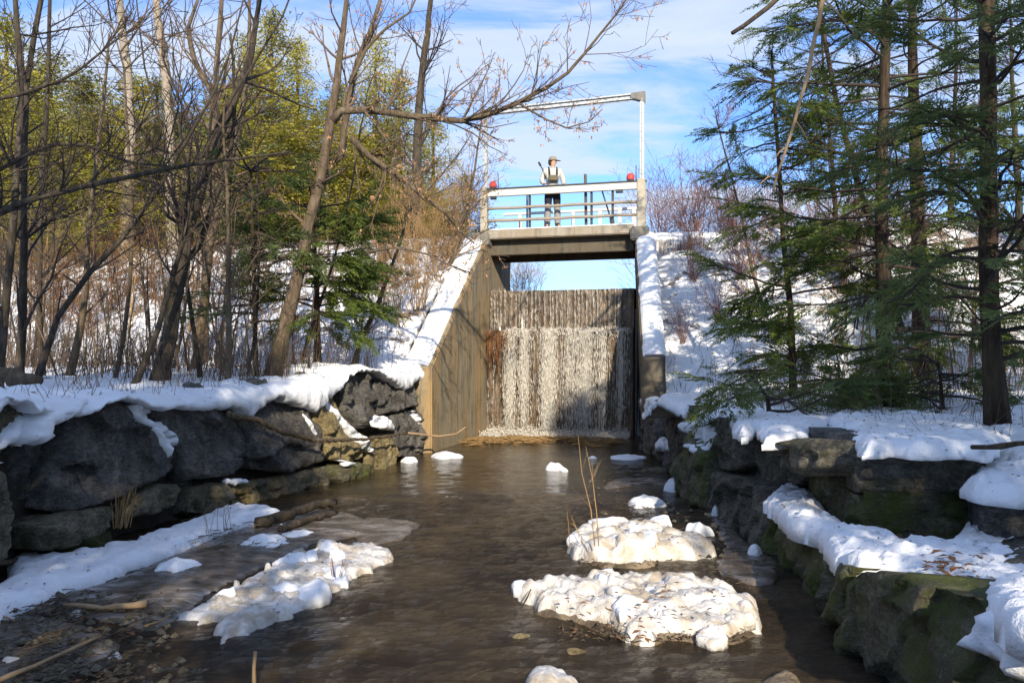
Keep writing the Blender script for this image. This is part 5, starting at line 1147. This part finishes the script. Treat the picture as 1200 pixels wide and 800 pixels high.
# bushes: bunches of thin stems
def bush_mesh(seed, h, n, m, spread=.5):
    rg = random.Random(seed); mb = MB()
    for i in range(n):
        a = rg.uniform(0, 6.28); branch(mb, (rg.uniform(-.15, .15), rg.uniform(-.15, .15), -.05), (math.cos(a)*spread*rg.random(), math.sin(a)*spread*rg.random(), 1), h*rg.uniform(.6, 1), .011, 1, rg, .04, 3, (5, 5, 3), rmin=.0035, wander=.12)
    return mb.mesh('bush', m)
BT = [bush_mesh(i, 2.0, 15, DRY) for i in (1, 2)]; BP = [bush_mesh(i, 2.6, 30, TWIG_P, .8) for i in (3, 4)]; BR = [bush_mesh(5, 1.7, 16, DRYRED, .6)]
for (px, Y, s_, kx) in [(470,15.2,1.0,0),(492,15.6,1.1,1),(512,16.6,1.0,0),(528,17.4,.9,1),(448,16.4,1.0,0),(480,17.5,1.1,1),(538,18.6,1.0,0),(560,19.3,.9,1)]:
    x = (px-600)/FPX*Y; o = link('bush', BT[kx], None, (x, Y, gz(x, Y)), label='straw-coloured bush of upright stems on the snow slope beside the left wing wall', cat='bush', group='straw-coloured bushes by the left wing wall'); o.scale = (s_*.8, s_*.8, s_); o.rotation_euler = (0, .05, rg.uniform(0, 6.28))
for (px, Y, s_) in [(772,20.5,.95),(792,21,1.0),(812,20,1.05),(834,21,1.1),(858,20,1.0),(880,21.5,1.1),(906,20,1.0),(935,21,1.1),(965,20.5,1.1),(1000,21,1.1),(785,24,1.2),(825,24,1.2)]:
    x = (px-600)/FPX*Y; o = link('bush', BP[rg.randint(0, 1)], None, (x, Y, gz(x, Y)), label='pinkish bare bush on the crest of the bank right of the footbridge', cat='bush', group='pinkish bushes on the right crest'); o.scale = (s_, s_, s_); o.rotation_euler = (0, 0, rg.uniform(0, 6.28))
for (px, Y, s_) in [(610,22.5,.8),(624,23,.75),(600,24,.9)]:
    x = (px-600)/FPX*Y; o = link('bush', BT[0], None, (x, Y, 3.5), label='tan brush seen through the opening under the footbridge', cat='bush', group='tan brush beyond the dam'); o.scale = (s_, s_, s_)
for (px, Y, s_) in [(985,15.5,1.0),(1008,16.5,1.1),(1030,15.8,1.0),(960,16.5,.9),(1064,16.5,1.0),(100,16.5,1.2),(130,17.5,1.2),(60,17,1.2),(180,17.5,1.1),(30,17.5,1.2),(290,17.5,1.0),(240,17,1.0)]:
    x = (px-600)/FPX*Y; rt = px > 600
    o = link('bush', BR[0], None, (x, Y, gz(x, Y)), label='rust-brown bush on the slope behind the right-hand cedars' if rt else 'rust-brown bush high on the left slope behind the saplings', cat='bush', group='rusty bushes on the right slope' if rt else 'rusty bushes on the left slope'); o.scale = (s_, s_, s_); o.rotation_euler = (0, 0, rg.uniform(0, 6.28))
for (px, Y, s_) in [(812,16.6,.5),(842,15.6,.45),(800,15.4,.35),(868,16.4,.6)]:
    x = (px-600)/FPX*Y; o = link('bush', BP[rg.randint(0, 1)], None, (x, Y, gz(x, Y)), label='low bare pinkish bush on the snow slope right of the wing wall', cat='bush', group='low bushes on the right snow slope'); o.scale = (s_, s_, s_); o.rotation_euler = (0, 0, rg.uniform(0, 6.28))
# dead weeds poking through the snow
mb = MB()
for i in range(5200):
    if i % 6: Y = rg.uniform(9.6, 19); px = rg.uniform(-60, 560)
    else: Y = rg.uniform(8, 17); px = rg.uniform(830, 1260)
    x = (px-600)/FPX*Y; u, v = uv_of(x, Y)
    if -.7 < u < DW+.8: continue
    z = gz(x, Y); h = rg.uniform(.15, .85); a = Vector((rg.gauss(0, .22), rg.gauss(0, .22), 1))*h; p = Vector((x, Y, z-.03)); r_ = rg.uniform(.0025, .006)
    mb.tube([p, p+a*.55+Vector((rg.gauss(0, .02), 0, 0)), p+a], [r_, r_*.8, r_*.4], 3, cap=False)
    if h > .35:
        for _ in range(2): q = p+a*rg.uniform(.4, .9); mb.tube([q, q+Vector((rg.gauss(0, .1), rg.gauss(0, .1), rg.uniform(.02, .16)))], [r_*.5, r_*.3], 3, cap=False)
for i in range(420):
    s_ = rg.uniform(2.5, 13.5); p, n_ = LPl().at(s_); q = p-n_*rg.uniform(.05, .9); z = gz(q.x-.4, q.y); h = rg.uniform(.08, .42); a = Vector((rg.gauss(0, .3), rg.gauss(0, .3), 1))*h; b0 = Vector((q.x, q.y, z)); mb.tube([b0, b0+a*.5, b0+a+Vector((rg.gauss(0, .03), 0, -.02))], [.003, .0025, .0012], 3, cap=False)
for i in range(300):
    x = rg.uniform(3.0, 6.4); y = rg.uniform(13.5, 17.3); u_, v_ = uv_of(x, y)
    if u_ < DW+.75: continue
    z = gz(x, y); h = rg.uniform(.1, .4); a = Vector((rg.gauss(0, .4), rg.gauss(0, .4), 1))*h; b0 = Vector((x, y, z)); mb.tube([b0, b0+a*.5, b0+a], [.005, .004, .002], 3, cap=False)
for i in range(260):
    x = rg.uniform(2.7, 6); y = rg.uniform(5.7, 11.5); z = gz(x, y); h = rg.uniform(.05, .3); a = Vector((rg.gauss(0, .4), rg.gauss(0, .4), 1))*h; b0 = Vector((x, y, z)); mb.tube([b0, b0+a*.5, b0+a], [.003, .0025, .0012], 3, cap=False)
mb.build('dead_weeds', TWIG, None, kind='stuff')
def slope_leaf(rg_):
    Y = rg_.uniform(13, 19.5); px = rg_.uniform(-60, 480) if rg_.rand() < .75 else rg_.uniform(880, 1200); x = (px-600)/FPX*Y; return Vector((x, Y, gz(x, Y)+.07))
leaves(2600, slope_leaf, LEAFTAN, 'leaf_litter', 7, .03, .075)

# ------------------------------------------------------------------ sunlit yellow-green cedars on the rise behind, copied
def crown_mesh(name, seed, H, Rr, nclump, nleaf, m, z0=.06, leaf=(.13, .055), cl=.42, power=.75):
    rn = np.random.RandomState(seed); z = z0+(1-z0)*rn.beta(1.0, 1.35, nclump); a = rn.uniform(0, 6.283, nclump)
    lob = 1+.28*np.sin(a*3+z*9+seed)+.18*np.sin(a*5-z*17); rr = Rr*np.minimum(1, (1-z)**power*1.05+.03)*np.minimum(1, .35+z*5)*lob*np.sqrt(rn.uniform(.12, 1, nclump))
    C = np.stack([rr*np.cos(a), rr*np.sin(a), z*H], 1); s_ = cl*rn.uniform(.55, 1.25, nclump)
    c = np.repeat(C, nleaf, 0)+rn.normal(0, 1, (nclump*nleaf, 3))*np.repeat(s_, nleaf)[:, None]*np.array([.5, .5, .42]); n = len(c)
    t1 = rn.normal(0, 1, (n, 3)); t1[:, 2] = t1[:, 2]*.6+.5; t1 /= np.linalg.norm(t1, axis=1)[:, None]; t2 = np.cross(t1, rn.normal(0, 1, (n, 3))); t2 /= np.linalg.norm(t2, axis=1)[:, None]
    kf = np.repeat(rn.uniform(.55, 1.5, nclump), nleaf)[:, None]; L = leaf[0]*kf*rn.uniform(.6, 1.3, n)[:, None]; Wd = leaf[1]*rn.uniform(.7, 1.3, n)[:, None]
    V = np.stack([c-t1*L*.5, c+t2*Wd*.5, c+t1*L*.5, c-t2*Wd*.5], 1).reshape(-1, 3); return np_mesh(name, V, np.arange(4*n).reshape(-1, 4), m)
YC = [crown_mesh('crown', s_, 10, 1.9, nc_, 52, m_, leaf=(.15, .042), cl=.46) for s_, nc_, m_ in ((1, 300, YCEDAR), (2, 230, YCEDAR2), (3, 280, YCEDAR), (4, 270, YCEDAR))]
tm = MB(); tm.tube([(0, 0, -.3), (.03, 0, 3), (-.02, .03, 6.5), (0, 0, 9.6)], [.20, .16, .09, .02], 8)
rt_ = random.Random(5)
for _ in range(34):
    z = rt_.uniform(.8, 8.8); a = rt_.uniform(0, 6.28); branch(tm, (0, 0, z), (math.cos(a), math.sin(a), .3), 1.9*(1-z/10)+.25, .028, 2, rt_, .05, 3, (4, 3, 3), rmin=.006)
TM = tm.mesh('trunk', BARK_B)
def cedar(px, top, Y, wd, k, label, group, base=None, mesh=None):
    x = (px-600)/FPX*Y; z = gz(x, Y)-.1; h = EYE+(HOR-top)/FPX*Y-z
    r_ = empty('cedar_tree', (x, Y, z), rg.uniform(0, 6.28), label=label, cat='tree', group=group)
    link('trunk', TM, r_); link('crown', mesh or YC[k % 4], r_); r_.scale = (wd/3.8, wd/3.8, h/10); return r_
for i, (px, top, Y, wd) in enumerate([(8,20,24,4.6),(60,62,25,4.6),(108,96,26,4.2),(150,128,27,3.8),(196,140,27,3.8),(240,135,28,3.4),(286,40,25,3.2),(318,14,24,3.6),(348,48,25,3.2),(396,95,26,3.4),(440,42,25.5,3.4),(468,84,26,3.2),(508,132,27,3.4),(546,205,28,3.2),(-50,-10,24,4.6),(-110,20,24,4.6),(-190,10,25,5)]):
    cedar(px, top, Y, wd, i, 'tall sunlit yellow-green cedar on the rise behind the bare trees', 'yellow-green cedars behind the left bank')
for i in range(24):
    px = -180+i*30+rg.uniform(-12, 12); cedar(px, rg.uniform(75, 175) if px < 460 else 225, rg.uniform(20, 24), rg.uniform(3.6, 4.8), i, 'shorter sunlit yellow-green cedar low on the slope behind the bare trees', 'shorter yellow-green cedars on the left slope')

# ------------------------------------------------------------------ near evergreens with flat sprays
def spray_geo(seed, L=.42):
    rn = random.Random(seed); V = []
    def dia(p, d, l, w_):
        n_ = Vector((-d.y, d.x, 0)); dz = Vector((0, 0, rn.uniform(-.012, .012))); V.extend([p, p+d*l*.5+n_*w_*.5+dz, p+d*l, p+d*l*.5-n_*w_*.5-dz])
    for i in range(9):
        q = .12+.86*i/8; p = Vector((q*L, 0, -.10*q*q*L)); dia(p, Vector((1, rn.uniform(-.2, .2), -.2)).normalized(), .085, .018)
        for s_ in (-1, 1):
            l = L*.52*(1-q*.72)*rn.uniform(.7, 1.1); d = Vector((.72, s_*.69, rn.uniform(-.2, .05))).normalized(); n_ = max(1, int(l/.06))
            for j in range(n_): dia(p+d*l*j/n_, (d+Vector((0, rn.uniform(-.35, .35), 0))).normalized(), .078, .019)
    return np.array([tuple(q) for q in V])
SPR = [spray_geo(i) for i in range(4)]
def conifer(name, label, px, Y, r0, r1, seed, zlo, zhi, nbr, blen, fol, m_f, dead=30, az=None, cat='tree', scale=1.0, extra=None, tw=TWIG_D, spmax=14, lenf=None):
    rg = random.Random(seed); root = path_of(px, Y); base = root[0].copy(); t_ = empty(name, base, label=label, cat=cat)
    pts = refine([q-base for q in root], .4, rg, r0*.1); n = len(pts); tr = MB(); Lz = [q.z for q in pts]
    tr.tube(pts, [(r0+(r1-r0)*i/(n-1))*(1+.4*max(0, 1-i*.4/.5)**2) for i in range(n)], 12, jit=lambda i, j: .09*noise.noise(Vector((i*.5, j*1.3, seed))))
    tr.build('trunk', BARK_C, t_); tb = MB(); VV = []
    def at_z(z):
        for i in range(n-1):
            if pts[i+1].z >= z: return pts[i].lerp(pts[i+1], max(0, min(1, (z-pts[i].z)/max(1e-6, pts[i+1].z-pts[i].z))))
        return pts[-1]
    def add_spray(p, d, sc):
        d = d.normalized(); upv = Vector((rg.gauss(0, .5), rg.gauss(0, .5), 1)); sd = upv.cross(d).normalized(); up = d.cross(sd); M = np.array([tuple(d), tuple(sd), tuple(up)])
        VV.append((rg.choice(SPR)*sc) @ M+np.array(tuple(p)))
    for b in range(nbr):
        z = zlo+(zhi-zlo)*(b+rg.random())/nbr; a = rg.uniform(0, 6.283) if az is None else az(rg); f = fol(z, a) if callable(fol) else fol
        L = blen*(lenf(z) if lenf else (1-.62*(z/(zhi+2))))*rg.uniform(.55, 1.1); p = at_z(z); d = Vector((math.cos(a), math.sin(a), rg.uniform(-.05, .35))).normalized(); r_ = .010+.008*L; bp = [p.copy()]; ns = 8
        for i in range(ns): d = (d+Vector((rg.gauss(0, .17), rg.gauss(0, .17), rg.gauss(-.02, .12)+(.05 if i > 5 else 0)))).normalized(); p = p+d*L/ns; bp.append(p.copy())
        tb.tube(bp, [r_*(1-.8*i/ns)+.002 for i in range(ns+1)], 5, cap=False)
        ks = int(spmax*L/1.6*rg.uniform(.7, 1.2))
        for k in range(ks):
            q = rg.uniform(.25, 1)**.8*ns; i = min(ns-1, int(q)); o = bp[i].lerp(bp[i+1], q-i); dd = (bp[i+1]-bp[i]).normalized(); side = Vector((-dd.y, dd.x, 0)).normalized()*rg.choice([-1, 1]); sd = (dd*rg.uniform(.5, 1.1)+side*rg.uniform(.3, 1)+Vector((0, 0, rg.uniform(-.35, .18)))).normalized()
            l2 = rg.uniform(.2, .5)*min(1, L/1.2); e = o+sd*l2; tb.tube([o, o.lerp(e, .5)+Vector((0, 0, .01)), e], [.005, .004, .0025], 3, cap=False)
            if rg.random() < f:
                add_spray(o.lerp(e, .55), sd+Vector((0, 0, rg.uniform(-.3, .1))), scale*rg.uniform(.7, 1.1)); add_spray(e, sd+Vector((rg.gauss(0, .2), rg.gauss(0, .2), rg.uniform(-.4, .1))), scale*rg.uniform(.6, 1.0))
                if rg.random() < .6: add_spray(o.lerp(e, .3), sd+side*.6, scale*rg.uniform(.5, .8))
            else:
                for _ in range(2): tb.tube([o.lerp(e, rg.random()), e+Vector((rg.gauss(0, .14), rg.gauss(0, .14), rg.gauss(0, .1)))], [.0035, .002], 3, cap=False)
    for b in range(dead):
        z = rg.uniform(zlo*.5, zhi); a = rg.uniform(0, 6.283); branch(tb, at_z(z), (math.cos(a), math.sin(a), rg.uniform(-.1, .5)), rg.uniform(.5, 1.5)*blen*.45, .010, 1, rg, .03, 3, (5, 4, 2), rmin=.003)
    tb.build('branches', tw, t_)
    V = np.vstack(VV); link('foliage', np_mesh('foliage', V, np.arange(len(V)).reshape(-1, 4), m_f), t_)
    return t_
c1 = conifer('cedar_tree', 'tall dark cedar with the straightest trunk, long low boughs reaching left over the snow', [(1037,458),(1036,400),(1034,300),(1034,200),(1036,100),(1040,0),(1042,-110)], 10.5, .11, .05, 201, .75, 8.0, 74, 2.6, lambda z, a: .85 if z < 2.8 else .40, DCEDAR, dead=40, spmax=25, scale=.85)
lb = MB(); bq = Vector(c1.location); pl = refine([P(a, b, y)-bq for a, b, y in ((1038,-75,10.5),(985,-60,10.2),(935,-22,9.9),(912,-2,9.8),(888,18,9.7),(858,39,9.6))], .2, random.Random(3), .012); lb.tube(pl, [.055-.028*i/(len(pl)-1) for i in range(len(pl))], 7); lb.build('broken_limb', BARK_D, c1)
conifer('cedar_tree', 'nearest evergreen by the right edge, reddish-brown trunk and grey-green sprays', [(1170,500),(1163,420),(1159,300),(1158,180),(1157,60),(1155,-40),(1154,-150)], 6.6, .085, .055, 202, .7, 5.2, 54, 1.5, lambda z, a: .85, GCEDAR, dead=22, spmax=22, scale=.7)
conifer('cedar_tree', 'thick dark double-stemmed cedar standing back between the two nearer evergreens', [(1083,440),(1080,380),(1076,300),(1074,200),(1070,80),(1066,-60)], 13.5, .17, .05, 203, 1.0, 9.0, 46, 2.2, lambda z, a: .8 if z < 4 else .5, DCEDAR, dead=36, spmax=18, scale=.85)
conifer('cedar_tree', 'slim leaning cedar behind the straight-trunked one, feathery and half bare', [(1066,445),(1058,390),(1040,320),(1010,230),(985,140),(965,40),(950,-60)], 14.5, .07, .03, 204, 1.2, 9, 60, 2.0, lambda z, a: .5, DCEDAR, dead=50, spmax=10)
conifer('cedar_tree', 'low dark cedar at the left end of the right-hand group, lit yellow at its tips', [(930,452),(928,400),(924,340),(918,280),(914,210),(908,130),(904,60)], 11.8, .06, .02, 205, .3, 5.4, 48, 1.5, lambda z, a: .8 if z < 3.4 else .5, DCEDAR, dead=34, spmax=25, scale=.8)
conifer('young_cedar', 'little cedar with drooping green sprays hanging over the right boulder wall', [(905,478),(900,468),(890,452),(880,440)], 8.6, .03, .012, 206, .02, .7, 11, .95, .95, GCEDAR, dead=0, spmax=15, lenf=lambda z: 1)
conifer('young_cedar', 'low spreading evergreen at the foot of the straight-trunked cedar', [(985,470),(984,450),(982,425)], 9.8, .03, .012, 207, .05, .6, 12, .9, .95, DCEDAR, dead=0, spmax=14, lenf=lambda z: 1)
conifer('young_cedar', 'small evergreen seedling beside the foot of the reddish trunk', [(1105,470),(1103,450),(1100,425)], 8.6, .025, .01, 208, .05, .7, 16, .7, .9, GCEDAR, dead=4, spmax=13, lenf=lambda z: 1)
conifer('cedar_tree', 'dark green cedar in front of the sunlit leaning trunk on the left bank', [(372,446),(372,400),(371,340),(368,280),(366,225),(364,190)], 12.2, .06, .02, 209, .9, 2.9, 40, 1.05, lambda z, a: .95, DCEDAR, dead=12, spmax=20, lenf=lambda z: 1.0)
conifer('cedar_tree', 'thin half-dead cedar with sparse dull needles beside the lone straight stem', [(300,448),(299,380),(297,310),(296,250),(294,200)], 11.0, .04, .015, 210, .9, 3.6, 34, 1.0, lambda z, a: .35, GCEDAR, dead=26, spmax=11, lenf=lambda z: 1.0)
# bare trees behind the right-hand cedars
for i, (px, Y, r0, lean, lab) in enumerate([(880,15.5,.05,-40,'thin bare grey shrub-tree leaning left over the snow slope beside the right wing wall'),(990,16.5,.07,-25,'bare twiggy tree behind the dark cedars, leaning slightly left'),(1110,17.5,.10,10,'bare twiggy tree behind the dark cedars, between the double cedar and the reddish trunk'),(1200,15.5,.10,-15,'bare twiggy tree at the far right edge behind the nearest evergreen'),(1020,19,.09,20,'tall bare tree farthest back behind the straight-trunked cedar')]):
    traced('bare_tree', lab, [(px,380),(px+lean*.25,300),(px+lean*.6,190),(px+lean,80),(px+lean*1.2,-30)] if i else [(900,400),(885,330),(868,250),(850,180),(838,130)], Y, r0, .015, BARK_D if i else BARK_B, TWIG_D if i else TWIG_P, 301+i, nb=40, bl=(.8, 2.2) if i else (.6, 1.5), lo=.08, kids=(8, 6, 3), flare=.1)
q = [(968,-20),(962,12),(952,60),(944,95),(931,140),(922,172),(910,205),(906,224)]
mb = MB(); pts = refine([P(a, b, 6.4) for a, b in q], .12, random.Random(4), .008); mb.tube(pts, [.022-.012*i/(len(pts)-1) for i in range(len(pts))], 7)
for (a, b, c, d_) in ((931,140,948,168), (922,172,905,190), (910,205,890,216), (966,0,1004,44)): mb.tube([P(a, b, 6.4), P((a+c)/2, (b+d_)/2-3, 6.4), P(c, d_, 6.35)], [.009, .007, .004], 5)
mb.build('hanging_dead_branch', DEADWOOD, None, label='pale crooked dead branch hanging down in front of the right-hand cedars', cat='branch')

# ------------------------------------------------------------------ the woods behind the camera that throw the shade
DC = [crown_mesh('crown', s_, 10, 1.9, 300, 46, DCEDAR, leaf=(.22, .10), cl=.5, power=.6) for s_ in (11, 12)]
HC = crown_mesh('crown', 14, 10, 2.0, 200, 40, DCEDAR, z0=.56, leaf=(.2, .09), cl=.5, power=.35)
def shade(x, y, h, wd, mesh):
    r_ = empty('cedar_tree', (x, y, gz(x, y)-.1), rg.uniform(0, 6.28), label='dark cedar in the woods behind the photographer', cat='tree', group='cedars behind the photographer'); link('trunk', TM, r_); link('crown', mesh, r_); r_.scale = (wd/3.8, wd/3.8, h/10)
for i, (x, y, h, wd, k) in enumerate(SHADE := [(-7,-7,9.0,4.2,0),(-4.8,-6.4,9.2,4.0,1),(-2.9,-6.6,9,3.8,0),(-1.3,-6.2,9.4,3.4,1),(5.2,-6.0,9.6,3.4,0),(7.6,-6.6,9.0,4.2,1),(10.8,-6,11,4.6,0),(15.2,-7,14,5,0),(18,-6,15,5,1)]): shade(x, y, h, wd, DC[k])
